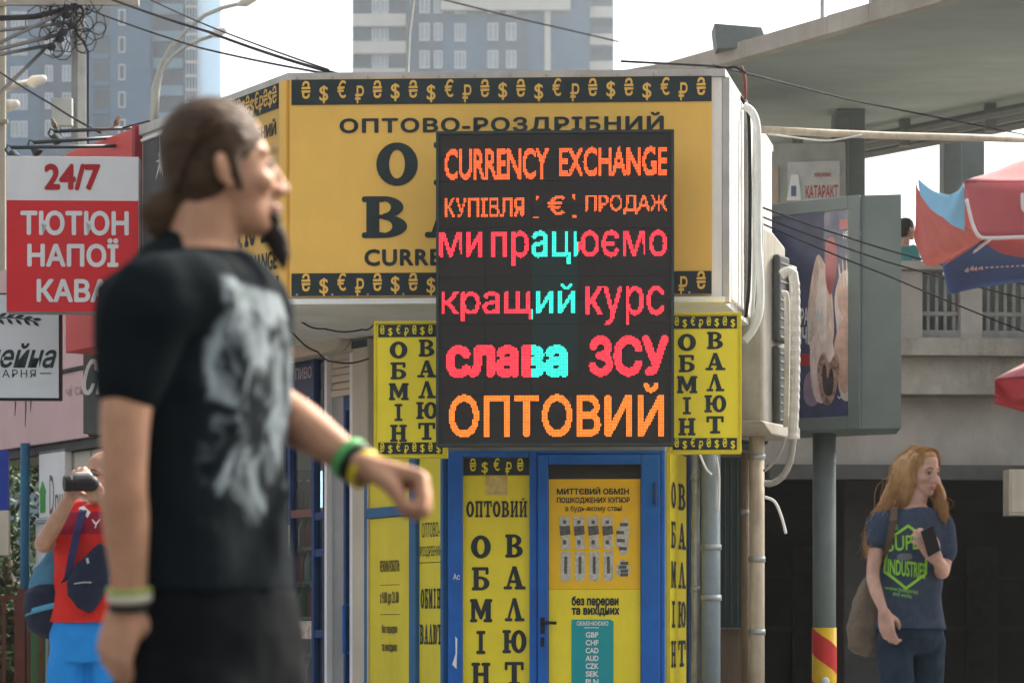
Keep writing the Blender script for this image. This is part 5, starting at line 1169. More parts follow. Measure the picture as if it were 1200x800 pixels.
for k in range(9): mb.tube([W(1155 + 6 * k, 313.6 - .3 * k, 11.89), W(1158 + 6 * k, 313.3 - .3 * k, 11.89)], .004, 5)
T.part('script_lettering', mb, cl_white, vb)
mb = MB(); mb.tube([base_c, apex + Vector((0, 0, .06))], .022, 10); T.part('pole', mb, white, smooth=True)
for p in (Fl, Fr, Bl, Br):
    mb = MB(); mb.tube([apex + Vector((0, 0, -.03)), p + Vector((0, 0, -.02))], .009, 6); T.part('rib', mb, white, smooth=True)
mb = MB(); mb.tube([base_c, base_c + Vector((0, 0, .09))], [.26, .22], 20); T.part('foot', mb, concrete)
# second, lower parasol: only a corner shows
T = Thing('market_parasol', 'lower red parasol with only its corner in view at the right edge', 'parasol', Vector((W(1440, 500, 9).x, 9.5, .12)))
bc = Vector((W(1440, 500, 9).x, 9.5, .12)); zc = W(0, 452, 9).z; ap = Vector((bc.x, bc.y, zc + .5)); cs = []
for k in range(4):
    a = math.radians(182 + 90 * k); cs.append(Vector((bc.x + .9 * math.cos(a), 9.5 + .9 * math.sin(a), zc)))
cs[0] = W(1166, 444, 9.4)
mb = MB()
for k in range(4): a, b_ = cs[k], cs[(k + 1) % 4]; m_ = a.lerp(b_, .5) + Vector((0, 0, .03)); mb.grid(cloth([[a, m_, b_], [ap, ap + (b_ - a) * .001, ap + (b_ - a) * .002]], 10, 6, .02, 7), thick=.004, nrm=(0, 0, -1))
T.part('canopy', mb, cl_red, smooth=True)
mb = MB()
for k in range(4): a, b_ = cs[k], cs[(k + 1) % 4]; m_ = a.lerp(b_, .5) + Vector((0, 0, .03)); mb.grid(cloth([[a, m_, b_], [a + Vector((.06, 0, -.085)), m_ + Vector((0, 0, -.12)), b_ + Vector((0, 0, -.09))]], 12, 4, .02, 9), thick=.004, nrm=(0, 0, -1))
T.part('valance', mb, M('parasol_deep_red', (.5, .06, .07), .75), smooth=True)
mb = MB(); mb.tube([bc, ap], .02, 8); T.part('pole', mb, white)
mb = MB(); mb.tube([bc, bc + Vector((0, 0, .09))], [.24, .2], 18); T.part('foot', mb, concrete)
# ------------------------------------------------------------------ people
def skin(name, col): return M(name, col, .55, var=.16, scale=22, sub=.08, bump=.12, bscale=120, spec=.3, dirt=.25, dirtcol=tuple(q * .72 for q in col))
eye_w = M('eye_white', (.36, .32, .29), .4, spec=.2); eye_d = M('eye_iris', (.05, .035, .025), .2)
def head_geo(mb, O, f, l, u, s=1.0, nose=1.0):
    """head about O (between the ears), f forward, l to its left, u up"""
    R = Matrix((f, l, u)).transposed()
    P = lambda x, y, z: O + (f * x + l * y + u * z) * s
    E = lambda c, r, rot=None: mb.ell(P(*c), tuple(q * s for q in r), 20, 14, R if rot is None else R @ rot)
    E((-.007, 0, .042), (.091, .075, .082)); E((.028, 0, .0), (.066, .066, .095)); E((.034, 0, .060), (.047, .056, .046)); E((.034, 0, -.062), (.05, .051, .045)); E((.064, 0, -.09), (.025, .028, .02))
    E((-.034, 0, -.01), (.056, .060, .07))
    mb.limb([P(.090, 0, .016), P(.102, 0, -.012), P(.112 + .004 * nose, 0, -.030)], [.008 * s, .010 * s, .0125 * s], 12, 3)
    for q in (-1, 1):
        E((.098, q * .013, -.034), (.013, .009, .009)); E((.060, q * .042, -.022), (.028, .022, .020)); E((.070, q * .028, .028), (.016, .026, .011))
        ry = Matrix.Rotation(q * -.35, 3, 'Z')
        E((-.006, q * .077, -.004), (.017, .007, .026), ry); E((-.011, q * .083, .005), (.013, .006, .018), ry); E((.003, q * .078, -.030), (.008, .006, .01), ry)
        mb.limb([P(.094, 0, -.058), P(.082, q * .022, -.060)], [.0075 * s, .005 * s], 10, 3)
        mb.limb([P(.091, 0, -.069), P(.080, q * .020, -.067)], [.0085 * s, .005 * s], 10, 3)
    return P, R
def head_parts(T, P, R, s, lip, brow, eyes=True):
    for q in (-1, 1):
        if eyes:
            m = MB(); m.ell(P(.080, q * .031, .006), (.0095 * s, .013 * s, .006 * s), 14, 10, R); T.part('eye', m, eye_w, smooth=True)
            m = MB(); m.ell(P(.0875, q * .031, .005), (.004 * s, .006 * s, .006 * s), 12, 8, R); T.part('iris', m, eye_d, smooth=True)
            m = MB(); m.limb([P(.090, q * .018, .0125), P(.0915, q * .031, .0145), P(.082, q * .045, .010)], [.0022 * s] * 3, 8, 3); T.part('eyelid', m, brow, smooth=True)
        m = MB(); m.limb([P(.096, q * .016, .030), P(.096, q * .032, .036), P(.084, q * .050, .030)], [.0024 * s, .0034 * s, .0016 * s], 8, 3); T.part('eyebrow', m, brow, smooth=True)
    m = MB()
    for q in (-1, 1):
        m.limb([P(.1005, 0, -.0585), P(.089, q * .020, -.061)], [.0045 * s, .003 * s], 8, 3); m.limb([P(.0985, 0, -.0685), P(.087, q * .019, -.065)], [.0055 * s, .003 * s], 8, 3)
    T.part('lips', remesh(m, .002, 2), lip, smooth=True)
def hand_geo(mb, wrist, d, n, side, curl=(.5, .6, .4), s=1.0, thumb=.5, spread=.06):
    """d wrist->knuckles, n the way the palm faces, side: +1 thumb on d x n, -1 on the other side"""
    d = d.normalized(); n = (n - d * n.dot(d)).normalized(); t = d.cross(n).normalized() * side   # t points to the thumb side
    wr = Vector(wrist); K_ = []
    offs = (.030, .0098, -.0105, -.029); lens = (.094, .097, .092, .084)
    seg = ((.044, .026, .021), (.049, .029, .022), (.045, .027, .022), (.035, .021, .019))
    rad = (.0092, .0095, .009, .008)
    for o, L, sg, r in zip(offs, lens, seg, rad):
        k = wr + (d * L + t * o) * s
        mb.limb([wr + t * o * .55 * s, wr + (d * L * .5 + t * o * .85 + n * .002) * s, k], [.0155 * s, .0145 * s, .0105 * s], 12, 3)
        a = 0; p = k; pts = [k]; c = curl
        for sl, ca in zip(sg, c):
            a += ca; dd = (d * math.cos(a) + n * math.sin(a) + t * o * spread * 8 * (1 if a < 1 else .2)).normalized(); p = p + dd * sl * s; pts.append(p)
        mb.limb(pts, [r * 1.08 * s, r * 1.02 * s, r * .95 * s, r * .78 * s], 12, 3)
    b = wr + (d * .022 + t * .022 + n * .008) * s
    if thumb > 1.5:                                             # tucked along a closed fist
        q1 = b + (d * .8 + t * .35 + n * .35).normalized() * .040 * s; q2 = q1 + (d * .7 - t * .25 + n * .6).normalized() * .032 * s; q3 = q2 + (d * .35 - t * .8 + n * .4).normalized() * .024 * s
        mb.limb([b, q1, q2, q3], [.0165 * s, .0130 * s, .0110 * s, .0088 * s], 12, 3); return
    th = (d * .55 + t * (.75 - .35 * thumb) + n * (.15 + .6 * thumb)).normalized(); th2 = (d * .85 + t * (.25 - .5 * thumb) + n * (.2 + .45 * thumb)).normalized()
    p1 = b + th * .043 * s; p2 = p1 + (th * .4 + th2 * .6).normalized() * .034 * s; p3 = p2 + th2 * .026 * s
    mb.limb([b, p1, p2, p3], [.0165 * s, .0128 * s, .0108 * s, .0085 * s], 12, 3)
def shoe(mb, ankle, f, s=1.0):
    u = Vector((0, 0, 1)); a = Vector(ankle)
    mb.limb([a + u * .03, a - u * .03 - f * .01, Vector((a.x, a.y, .155)) - f * .03], [.048 * s, .046 * s, .038 * s], 14)
    g = Vector((a.x, a.y, .155)); mb.limb([g - f * .06, g + f * .03 + u * .006, g + f * .12 - u * .004, g + f * .19 - u * .008], [.035 * s, .043 * s, .043 * s, .030 * s], 14)
GZ = .12                                                       # pavement level
def lrings(spec, Y, R_, F_, grow=0.0):
    return [(W(x, y, Y), R_, F_, a + grow, b + grow) for y, x, a, b in spec]
def tee_cut(mb): return mb
def project(pts, faces, bvh, d, off, name_mb=None, pull=None):
    """lay flat shapes on a surface along direction d"""
    mb = MB(); V = []
    for p in pts:
        h = bvh.ray_cast(p - d * 1.0, d, 3.0)
        V.append((h[0] - d * off) if h[0] is not None else p)
    mb.v = V; mb.f = [list(q) for q in faces]; return mb
def subdiv(v, f, maxlen):
    """split triangles until no edge is longer than maxlen"""
    v = [Vector(p) for p in v]; out = []; st = [tuple(q) for q in f]; cache = {}
    def mid(a, b):
        k = (min(a, b), max(a, b))
        if k not in cache: v.append((v[a] + v[b]) / 2); cache[k] = len(v) - 1
        return cache[k]
    while st:
        a, b, c = st.pop(); e = [(v[a] - v[b]).length, (v[b] - v[c]).length, (v[c] - v[a]).length]; m = max(e)
        if m <= maxlen: out.append((a, b, c)); continue
        i = e.index(m)
        if i == 0: k = mid(a, b); st += [(a, k, c), (k, b, c)]
        elif i == 1: k = mid(b, c); st += [(a, b, k), (a, k, c)]
        else: k = mid(c, a); st += [(a, b, k), (k, b, c)]
    return v, out
denim_blk = M('black_denim', (.006, .0072, .0085), .95, var=.25, scale=12, bump=.25, bscale=14, spec=.06)

# --- the man walking past in front ------------------------------------------------
YM = 3.75
ph = math.radians(-26); Fm = Vector((math.cos(ph), math.sin(ph), 0)); Rm = Vector((math.sin(ph), -math.cos(ph), 0))
rootm = W(240, 730, YM); rootm.z = GZ
TM = Thing('person', 'long haired man in a black printed t-shirt walking past close to the camera', 'person', rootm)
sk_m = skin('skin_warm', (.50, .26, .155))
body = MB()
traps = ([W(238, 302, YM), W(212, 291, YM - .02), W(178, 328, YM - .08)], [.052, .034, .05])
body.limb(traps[0], [r - .012 for r in traps[1]], 14)
tors = [(292, 233, .060, .058), (305, 232, .085, .066), (322, 230, .135, .082), (345, 223, .178, .094), (380, 226, .182, .104), (420, 229, .174, .106), (470, 230, .168, .104), (540, 232, .160, .100), (610, 234, .156, .098), (690, 237, .160, .101), (745, 240, .168, .108), (800, 241, .166, .106), (850, 243, .15, .10)]
body.loft(lrings(tors, YM, Rm, Fm))
Ys, Yl = YM - .175, YM + .17
sR = W(180, 364, Ys); sL = W(290, 360, Yl)
eR = W(146, 560, Ys - .02); wR = W(152, 692, Ys + .02)
body.limb([sR + Vector((.04, .04, .02)), sR, W(150, 462, Ys - .02), eR, W(147, 605, Ys), wR, W(148, 712, Ys + .02)], [.056, .060, .0385, .0335, .0355, .0255, .023], 18)
eL = W(312, 466, Yl - .02); wL = W(416, 542, Yl - .10)
body.limb([sL + Vector((-.04, -.03, .02)), sL, W(298, 430, Yl), eL, W(352, 497, Yl - .05), wL, W(425, 549, Yl - .11)], [.056, .058, .043, .038, .0385, .0255, .023], 18)
hand_geo(body, W(149, 706, Ys + .02), Vector((-.26, .02, -1)), Vector((.45, .85, -.1)), 1, (.7, 1.15, .8), .88, .9)
hand_geo(body, W(421, 544, Yl - .105), Vector((.96, -.12, -.24)), Vector((-.36, -.10, -.93)), -1, (1.25, 1.75, 1.25), 1.1, 2, .01)
# neck and head (profile, a touch away from us)
hp = math.radians(17); pt = math.radians(5)
f = Vector((math.cos(hp), math.sin(hp), 0)); l = Vector((-math.sin(hp), math.cos(hp), 0)); u = Vector((0, 0, 1))
f, u = (f * math.cos(pt) + u * math.sin(pt)), (u * math.cos(pt) - f * math.sin(pt))
HO = W(256, 204, YM); SH = .91
body.limb([W(228, 312, YM), W(236, 278, YM), W(246, 232, YM)], [.072, .057, .054], 18)
Pm, Rh = head_geo(body, HO, f, l, u, SH, -.4)
# hips, legs and all that the frame cuts off
hipc = W(250, 850, YM)
for sg, fw, lift in ((1, .20, 0), (-1, -.22, .06)):
    hip = hipc + Rm * (.09 * sg) + Vector((0, 0, .05)); an = Vector((hip.x + fw, hip.y - .02, GZ + .09 + lift)); kn = (hip + an) / 2 + Vector((.05, 0, .02))
    body.limb([hip, kn, an], [.088, .056, .042], 16, 6)
bm = remesh(body, .0045, 5); TM.part('body', bm, sk_m, smooth=True)
head_parts(TM, Pm, Rh, SH, M('lips_m', (.36, .15, .12), .5), M('brow_brown', (.05, .032, .022), .8))
# t-shirt
tee = MB()
tt = [(296, 231, .080, .072)] + [(y, x, a + .013, b + .013) for y, x, a, b in tors if 300 < y < 680] + [(696, 242, .174, .115)]
tee.loft(lrings(tt, YM, Rm, Fm))
tee.limb([sR + Vector((.05, .05, .03)), sR + Vector((.0, .0, .005)), W(163, 405, Ys - .005), W(153, 448, Ys - .015)], [.070, .074, .062, .053], 22)
tee.limb([sL + Vector((-.05, -.04, .03)), sL, W(295, 410, Yl), W(298, 440, Yl)], [.070, .072, .062, .058], 22)
tee.limb(traps[0], traps[1], 16)
tm = remesh(tee, .006, 4, .016, .10)
def tee_mat():
    m = bpy.data.materials.new('black_print_tee'); m.use_nodes = True; t = m.node_tree; N, L = t.nodes, t.links; b = N['Principled BSDF']
    b.inputs['Roughness'].default_value = .95; b.inputs['Specular IOR Level'].default_value = .06
    co = N.new('ShaderNodeTexCoord'); sx = N.new('ShaderNodeSeparateXYZ'); L.new(co.outputs['Object'], sx.inputs[0])
    def rng(src, a0, a1, b0, b1):
        r = N.new('ShaderNodeMapRange'); r.inputs['From Min'].default_value = a0; r.inputs['From Max'].default_value = a1; r.inputs['To Min'].default_value = b0; r.inputs['To Max'].default_value = b1; L.new(src, r.inputs[0]); return r.outputs[0]
    def mul(a, b_):
        q = N.new('ShaderNodeMath'); q.operation = 'MULTIPLY'; L.new(a, q.inputs[0]); L.new(b_, q.inputs[1]); return q.outputs[0]
    # along the chest, across = distance from the chest's middle line
    dt = N.new('ShaderNodeVectorMath'); dt.operation = 'DOT_PRODUCT'; dt.inputs[1].default_value = tuple(-Rm); L.new(co.outputs['Object'], dt.inputs[0])
    df = N.new('ShaderNodeVectorMath'); df.operation = 'DOT_PRODUCT'; df.inputs[1].default_value = tuple(Fm); L.new(co.outputs['Object'], df.inputs[0])
    acr = rng(dt.outputs['Value'], -.135, -.120, 0, 1); acr2 = rng(dt.outputs['Value'], .135, .150, 1, 0); fr_ = rng(df.outputs['Value'], .0, .03, 0, 1)
    z = lambda y: CAMZ + (HY - y) * YM / F - rootm.z
    top = rng(sx.outputs[2], z(338), z(346), 1, 0); top.node.inputs['To Min'].default_value = 1; 
    zt_ = rng(sx.outputs[2], z(343), z(337), 1, 0); zb2 = rng(sx.outputs[2], z(622), z(600), 0, 1)
    n1 = N.new('ShaderNodeTexNoise'); n1.inputs['Scale'].default_value = 17; n1.inputs['Detail'].default_value = 8; n1.inputs['Roughness'].default_value = .6; n1.inputs['Distortion'].default_value = .8
    mp = N.new('ShaderNodeMapping'); mp.inputs['Scale'].default_value = (1.0, 1.0, .7); mp.inputs['Location'].default_value = (.4, .1, .83); L.new(co.outputs['Object'], mp.inputs[0]); L.new(mp.outputs[0], n1.inputs[0])
    # denser at the top of the print, sparse lower down
    thr = rng(sx.outputs[2], z(600), z(370), .06, -.05)
    sub_ = N.new('ShaderNodeMath'); sub_.operation = 'SUBTRACT'; L.new(n1.outputs[0], sub_.inputs[0]); L.new(thr, sub_.inputs[1])
    blot = rng(sub_.outputs[0], .44, .60, 0, 1)
    # a dense band of lettering-like strokes across the top
    n2 = N.new('ShaderNodeTexNoise'); n2.inputs['Scale'].default_value = 60; mp2 = N.new('ShaderNodeMapping'); mp2.inputs['Scale'].default_value = (1, 1, .3); L.new(co.outputs['Object'], mp2.inputs[0]); L.new(mp2.outputs[0], n2.inputs[0])
    band = mul(rng(sx.outputs[2], z(372), z(366), 0, 1), rng(n2.outputs[0], .35, .55, .35, .9))
    mxm = N.new('ShaderNodeMath'); mxm.operation = 'MAXIMUM'; L.new(blot, mxm.inputs[0]); L.new(band, mxm.inputs[1])
    mask = mul(mul(mul(acr, acr2), fr_), mul(mul(zt_, zb2), mxm.outputs[0]))
    mx = N.new('ShaderNodeMix'); mx.data_type = 'RGBA'; L.new(mask, mx.inputs[0]); mx.inputs[6].default_value = (.007, .0105, .0125, 1); mx.inputs[7].default_value = (.20, .235, .25, 1); L.new(mx.outputs[2], b.inputs['Base Color'])
    nb = N.new('ShaderNodeTexNoise'); nb.inputs['Scale'].default_value = 9; nb.inputs['Detail'].default_value = 3; bp = N.new('ShaderNodeBump'); bp.inputs['Strength'].default_value = .35; bp.inputs['Distance'].default_value = .03
    L.new(co.outputs['Object'], nb.inputs[0]); L.new(nb.outputs[0], bp.inputs['Height']); L.new(bp.outputs[0], b.inputs['Normal'])
    return m
TM.part('t_shirt', tm, tee_mat(), smooth=True)
# jeans
jn = MB(); jn.loft(lrings([(682, 244, .166, .107), (740, 248, .178, .120), (800, 250, .180, .120), (860, 250, .16, .11)], YM, Rm, Fm))
feet = MB()
for sg, fw, lift in ((1, .20, 0), (-1, -.22, .06)):
    hip = hipc + Rm * (.088 * sg) + Vector((0, 0, .07)); an = Vector((hip.x + fw, hip.y - .02, GZ + .09 + lift)); kn = (hip + an) / 2 + Vector((.05, 0, .02))
    jn.limb([hip, kn, an + Vector((0, 0, .02))], [.104, .080, .066], 18, 6)
    sh = MB(); shoe(sh, an, Vector((1, -.1, 0)).normalized()); 
    sh.v = [v + Vector((0, 0, lift)) for v in sh.v]; TM.part('shoe', remesh(sh, .006, 3), M('shoe_black', (.02, .02, .02), .6), smooth=True)
TM.part('jeans', remesh(jn, .007, 4, .010, .08), denim_blk, smooth=True)
mb = MB(); c = W(247, 690, YM) + Fm * .0; b_ = W(244, 692, YM - .118); mb.ell(b_ + Vector((0, -.012, 0)), (.016, .005, .009), 10, 8); TM.part('jeans_button', mb, steel, smooth=True)
# hair swept back into a bun, goatee, sideburn
hair_m = M('hair_brown', (.066, .038, .021), .6, var=.35, scale=30, stretch=(1, 1, 1), bump=.5, bscale=70, bstretch=(.25, 1, 1.3), spec=.16)
hr = MB()
P = Pm; E = lambda c, r: hr.ell(P(*c), tuple(q * SH for q in r), 22, 14, Rh)
E((-.009, 0, .046), (.092, .083, .087)); E((-.030, 0, .005), (.058, .076, .080)); E((-.044, 0, -.035), (.030, .055, .048)); E((.018, 0, .090), (.050, .058, .030))
hr.limb([P(-.04, 0, .0), P(-.060, 0, -.035), P(-.078, 0, -.056)], [.062, .040, .024], 16)
hr.limb([P(-.078, 0, -.042), P(-.106, 0, -.058), P(-.110, 0, -.082)], [.022, .032, .024], 16)
for q in (-1, 1): hr.limb([P(.030, q * .066, .045), P(.012, q * .074, .02), P(.018, q * .072, -.02), P(.024, q * .068, -.04)], [.014, .012, .009, .005], 10)
hm = remesh(hr, .005, 14); 
TM.part('hair', hm, hair_m, smooth=True)
rr_ = random.Random(8); mb = MB()
for k in range(380):                                           # loose strands over the swept-back hair
    a = rr_.uniform(-1.45, 1.45); y0 = .082 * math.sin(a); z0 = .052 + .082 * math.cos(a) * .98
    p0 = Vector((.035 - .04 * abs(math.sin(a)) + rr_.uniform(-.012, .012), y0, z0 - .012)); p1 = Vector((-.035, y0 * 1.08, z0 + .006)); p2 = Vector((-.078, y0 * .9, z0 * .55 - .02)); p3 = Vector((-.085, y0 * .3, -.05))
    pts = []
    for i in range(9):
        t_ = i / 8; q = (1 - t_) ** 3 * p0 + 3 * (1 - t_) ** 2 * t_ * p1 + 3 * (1 - t_) * t_ * t_ * p2 + t_ ** 3 * p3
        q = q + Vector((0, rr_.gauss(0, .0015), rr_.gauss(0, .0015))); pts.append(P(*q))
    h_ = [pts[0]] + pts[1:]; mb.tube(h_, [.0006] + [.0011] * 7 + [.0006], 4)
TM.part('hair_strands', mb, hair_m)
gt = MB(); gt.limb([P(.068, 0, -.088), P(.086, 0, -.106), P(.096, .0, -.138), P(.098, 0, -.162)], [.016, .020, .015, .006], 14); gt.limb([P(.086, -.012, -.080), P(.088, .012, -.080)], [.012, .012], 10)
TM.part('goatee', remesh(gt, .004, 2), M('beard_dark', (.022, .015, .012), .8, bump=.5, bscale=90), smooth=True)
def band(T, p, ax, r, w, mat, name='wristband', rr2=None):
    ax = ax.normalized(); mb = MB(); e = ax.orthogonal().normalized(); g = ax.cross(e)
    n = 24; rows = []
    pr = [(-w / 2, r - .002), (-w / 2, r + .0025), (0, r + .0035), (w / 2, r + .0025), (w / 2, r - .002)]
    for k in range(n + 1):
        q = 2 * math.pi * k / n; rows.append([p + ax * a + (e * math.cos(q) + g * math.sin(q)) * b for a, b in pr + pr[:1]])
    mb.grid(rows); T.part(name, mb, mat, smooth=True)
axL = Vector((.93, -.08, -.36 * 1.9)).normalized(); axL = (wL - W(352, 497, Yl - .05)).normalized()
band(TM, wL - axL * .012, axL, .0325, .013, M('band_green', (.10, .42, .12), .45)); band(TM, wL + axL * .003, axL, .031, .013, M('band_black', (.015, .02, .018), .5)); band(TM, wL + axL * .020, axL, .030, .015, M('band_yellow', (.62, .46, .03), .45))
axR = (wR - W(147, 605, Ys)).normalized()
band(TM, wR - axR * .002, axR, .0315, .008, M('band_lime', (.3, .38, .08), .5)); band(TM, wR + axR * .009, axR, .0312, .013, M('band_cream', (.55, .5, .38), .6)); band(TM, wR + axR * .0225, axR, .030, .011, M('band_black', (1, 1, 1)))

# --- the woman -----------------------------------------------------------------------
YW = 9.94
ph = math.radians(-70); Fw = Vector((math.cos(ph), math.sin(ph), 0)); Rw = Vector((math.sin(ph), -math.cos(ph), 0))
rw = W(1066, 730, YW); rw.z = GZ
TW = Thing('person', 'woman with long ginger hair in a navy printed t-shirt holding a phone', 'person', rw)
sk_w = skin('skin_fair', (.52, .31, .23))
torw = [(593, 1073, .046, .048), (600, 1072, .082, .060), (607, 1070, .122, .072), (618, 1068, .138, .085), (640, 1068, .130, .104), (665, 1068, .118, .096), (695, 1067, .116, .092), (725, 1067, .128, .096), (742, 1067, .130, .098), (756, 1067, .11, .085)]
body = MB(); body.loft(lrings(torw, YW, Rw, Fw))
aR = W(1034, 616, YW - .03); eRw = W(1023, 671, YW - .06); wRw = W(1035, 714, YW - .15)
body.limb([aR + Vector((.03, 0, .01)), aR, W(1027, 645, YW - .04), eRw, W(1026, 690, YW - .10), wRw, W(1037, 720, YW - .155)], [.042, .043, .032, .027, .027, .019, .018], 16)
aL = W(1103, 616, YW + .03); eLw = W(1104, 668, YW - .06); wLw = W(1098, 655, YW - .22)
body.limb([aL + Vector((-.03, 0, .01)), aL, W(1107, 642, YW - .01), eLw, W(1103, 664, YW - .14), wLw], [.045, .046, .036, .032, .029, .021], 16)
hand_geo(body, W(1036, 717, YW - .155), Vector((.16, -.06, -1)), Vector((.55, .8, .05)), 1, (.5, .7, .5), .86, 1.3, .02)
hand_geo(body, wLw, Vector((-.50, -.25, .62)), Vector((-.35, .75, .25)), -1, (.35, .85, .6), .9, .35)
# head turned to the right and slightly down
hy = math.radians(-56); pt = math.radians(-9)
f = Vector((math.cos(hy), math.sin(hy), 0)); l = Vector((-math.sin(hy), math.cos(hy), 0)); u = Vector((0, 0, 1)); f, u = (f * math.cos(pt) + u * math.sin(pt)), (u * math.cos(pt) - f * math.sin(pt))
HW = W(1080, 554, YW); SW = .81
body.limb([W(1072, 604, YW + .01), W(1074, 590, YW), W(1077, 570, YW + .01)], [.050, .042, .043], 16)
Pw, Rhw = head_geo(body, HW, f, l, u, SW, -.6)
hips = W(1067, 752, YW)
for sg, fw, lift in ((1, .16, .0), (-1, -.14, .03)):
    hip = hips + Rw * (.075 * sg); an = Vector((hip.x + Fw.x * fw, hip.y + Fw.y * fw, GZ + .09 + lift)); body.limb([hip, (hip + an) / 2 + Fw * .03, an], [.056, .040, .032], 16, 6)
TW.part('body', remesh(body, .0045, 4), sk_w, smooth=True)
head_parts(TW, Pw, Rhw, SW, M('lips_w', (.42, .16, .14), .45), M('brow_ginger', (.16, .08, .04), .8))
tee = MB(); tee.loft(lrings([(596, 1072, .078, .066)] + [(y, x, a + .012, b + .012) for y, x, a, b in torw if 599 < y < 730] + [(737, 1067, .150, .118)], YW, Rw, Fw))
tee.limb([aR + Vector((.04, 0, .02)), aR + Vector((0, 0, .004)), W(1031, 624, YW - .035), W(1029, 632, YW - .04)], [.055, .060, .055, .052], 20)
tee.limb([aL + Vector((-.04, 0, .02)), aL + Vector((0, 0, .004)), W(1106, 632, YW + .01), W(1107, 648, YW - .02)], [.055, .058, .053, .05], 20)
tw = remesh(tee, .006, 3, .016, .11)
TW.part('t_shirt', tw, M('navy_tee', (.048, .066, .10), .95, var=.2, scale=40, bump=.4, bscale=16, spec=.08), smooth=True)
bv = BVHTree.FromPolygons([tuple(v) for v in tw.v], tw.f)
lime = M('lime_print', (.27, .58, .05), .7, var=.1)
PF = Frame(W(1066, 650, YW - .35).x, YW - .35, -4)
def print_on(parts, maxlen=.012):
    vs, fs = [], []
    for v, f_ in parts:
        b0_ = len(vs); vs += v; fs += [[i + b0_ for i in q] for q in f_]
    tri = [[q[0], q[k], q[k + 1]] for q in fs for k in range(1, len(q) - 1)]
    v2, f2 = subdiv(vs, tri, maxlen); return project(v2, f2, bv, Vector((0, 1, 0)), .0035)
def ppoly(pts): return ([W(x, y, YW - .35) for x, y in pts], [list(range(len(pts)))])
def ptext(s, px0, py0, px1, py1, bold, skew=0.0):
    v, f_ = text_geo(s, bold); lo, hi = v.min(0), v.max(0); q = (v - lo) / (hi - lo)
    return ([W(px0 + a * (px1 - px0), py1 + b * (py0 - py1) + skew * (a - .5), YW - .35) for a, b in q], [list(x) for x in f_])
hexo = [(1051, 628), (1076, 611), (1099, 627), (1099, 671), (1073, 690), (1049, 669)]
cx_, cy_ = 1073, 650
parts_ = []
for a, b_ in zip(hexo, hexo[1:] + hexo[:1]):
    s_ = .90; parts_.append(ppoly([a, b_, (cx_ + (b_[0] - cx_) * s_, cy_ + (b_[1] - cy_) * s_), (cx_ + (a[0] - cx_) * s_, cy_ + (a[1] - cy_) * s_)]))
parts_ += [ptext('SUPER', 1052, 624, 1099, 642, .012, -4), ptext('INDUSTRIES', 1053, 655, 1097, 674, .02, 6), ptext('THESE', 1053, 613, 1064, 619, .01, -4), ptext('www.industries', 1050, 687, 1088, 692, 0, 6), ptext('and works', 1058, 693, 1080, 698, 0, 4)]
TW.part('shirt_print', print_on(parts_), lime)
TW.part('shirt_emblem', print_on([ppoly([(1062, 649), (1066, 646), (1078, 646), (1081, 650), (1078, 654), (1064, 654)])]), M('grey_print', (.14, .15, .18), .7))
jn = MB(); jn.loft(lrings([(730, 1067, .134, .102), (746, 1067, .140, .106), (757, 1067, .125, .095), (766, 1067, .10, .08)], YW, Rw, Fw))
for sg, fw, lift in ((1, .16, .0), (-1, -.14, .03)):
    hip = hips + Rw * (.075 * sg); an = Vector((hip.x + Fw.x * fw, hip.y + Fw.y * fw, GZ + .09 + lift)) + Rw * .02 * sg; jn.limb([hip, hip.lerp(an, .25) + Fw * .01 + Rw * .008 * sg, (hip + an) / 2 + Fw * .03, an + Vector((0, 0, .03))], [.078, .070, .052, .042], 18, 6)
    sh = MB(); shoe(sh, an, Fw, .85); sh.v = [v + Vector((0, 0, lift)) for v in sh.v]; TW.part('shoe', remesh(sh, .006, 3), M('shoe_white', (.5, .5, .48), .6), smooth=True)
TW.part('jeans', remesh(jn, .006, 3, .008, .07), M('navy_denim', (.022, .036, .055), .95, var=.25, scale=14, bump=.3, bscale=20, spec=.06), smooth=True)
gin = M('hair_ginger', (.50, .29, .12), .5, var=.35, scale=25, stretch=(4, 4, .4), bump=.3, bscale=80, bstretch=(4, 4, .5), spec=.4)
translucent(gin, (.75, .45, .18), .3)
hr = MB(); E = lambda c, r: hr.ell(Pw(*c), tuple(q * SW for q in r), 22, 14, Rhw)
E((-.022, 0, .046), (.100, .087, .088)); E((-.055, 0, -.02), (.06, .080, .09)); E((.02, 0, .088), (.052, .062, .036))
hr.limb([Pw(-.05, -.03, .0), W(1054, 578, YW + .03), W(1034, 606, YW + .02), W(1021, 636, YW + .02)], [.080, .066, .042, .014], 16)
hr.limb([Pw(-.04, .06, .0), W(1098, 578, YW + .04), W(1104, 596, YW + .01)], [.050, .036, .012], 14)
hr.limb([Pw(.015, -.066, .07), Pw(.0, -.086, .0), W(1060, 582, YW - .01), W(1046, 602, YW + .01)], [.024, .026, .035, .02], 12)
TW.part('hair', remesh(hr, .006, 6, .008, .04), gin, smooth=True)
rr_ = random.Random(21); mb = MB()
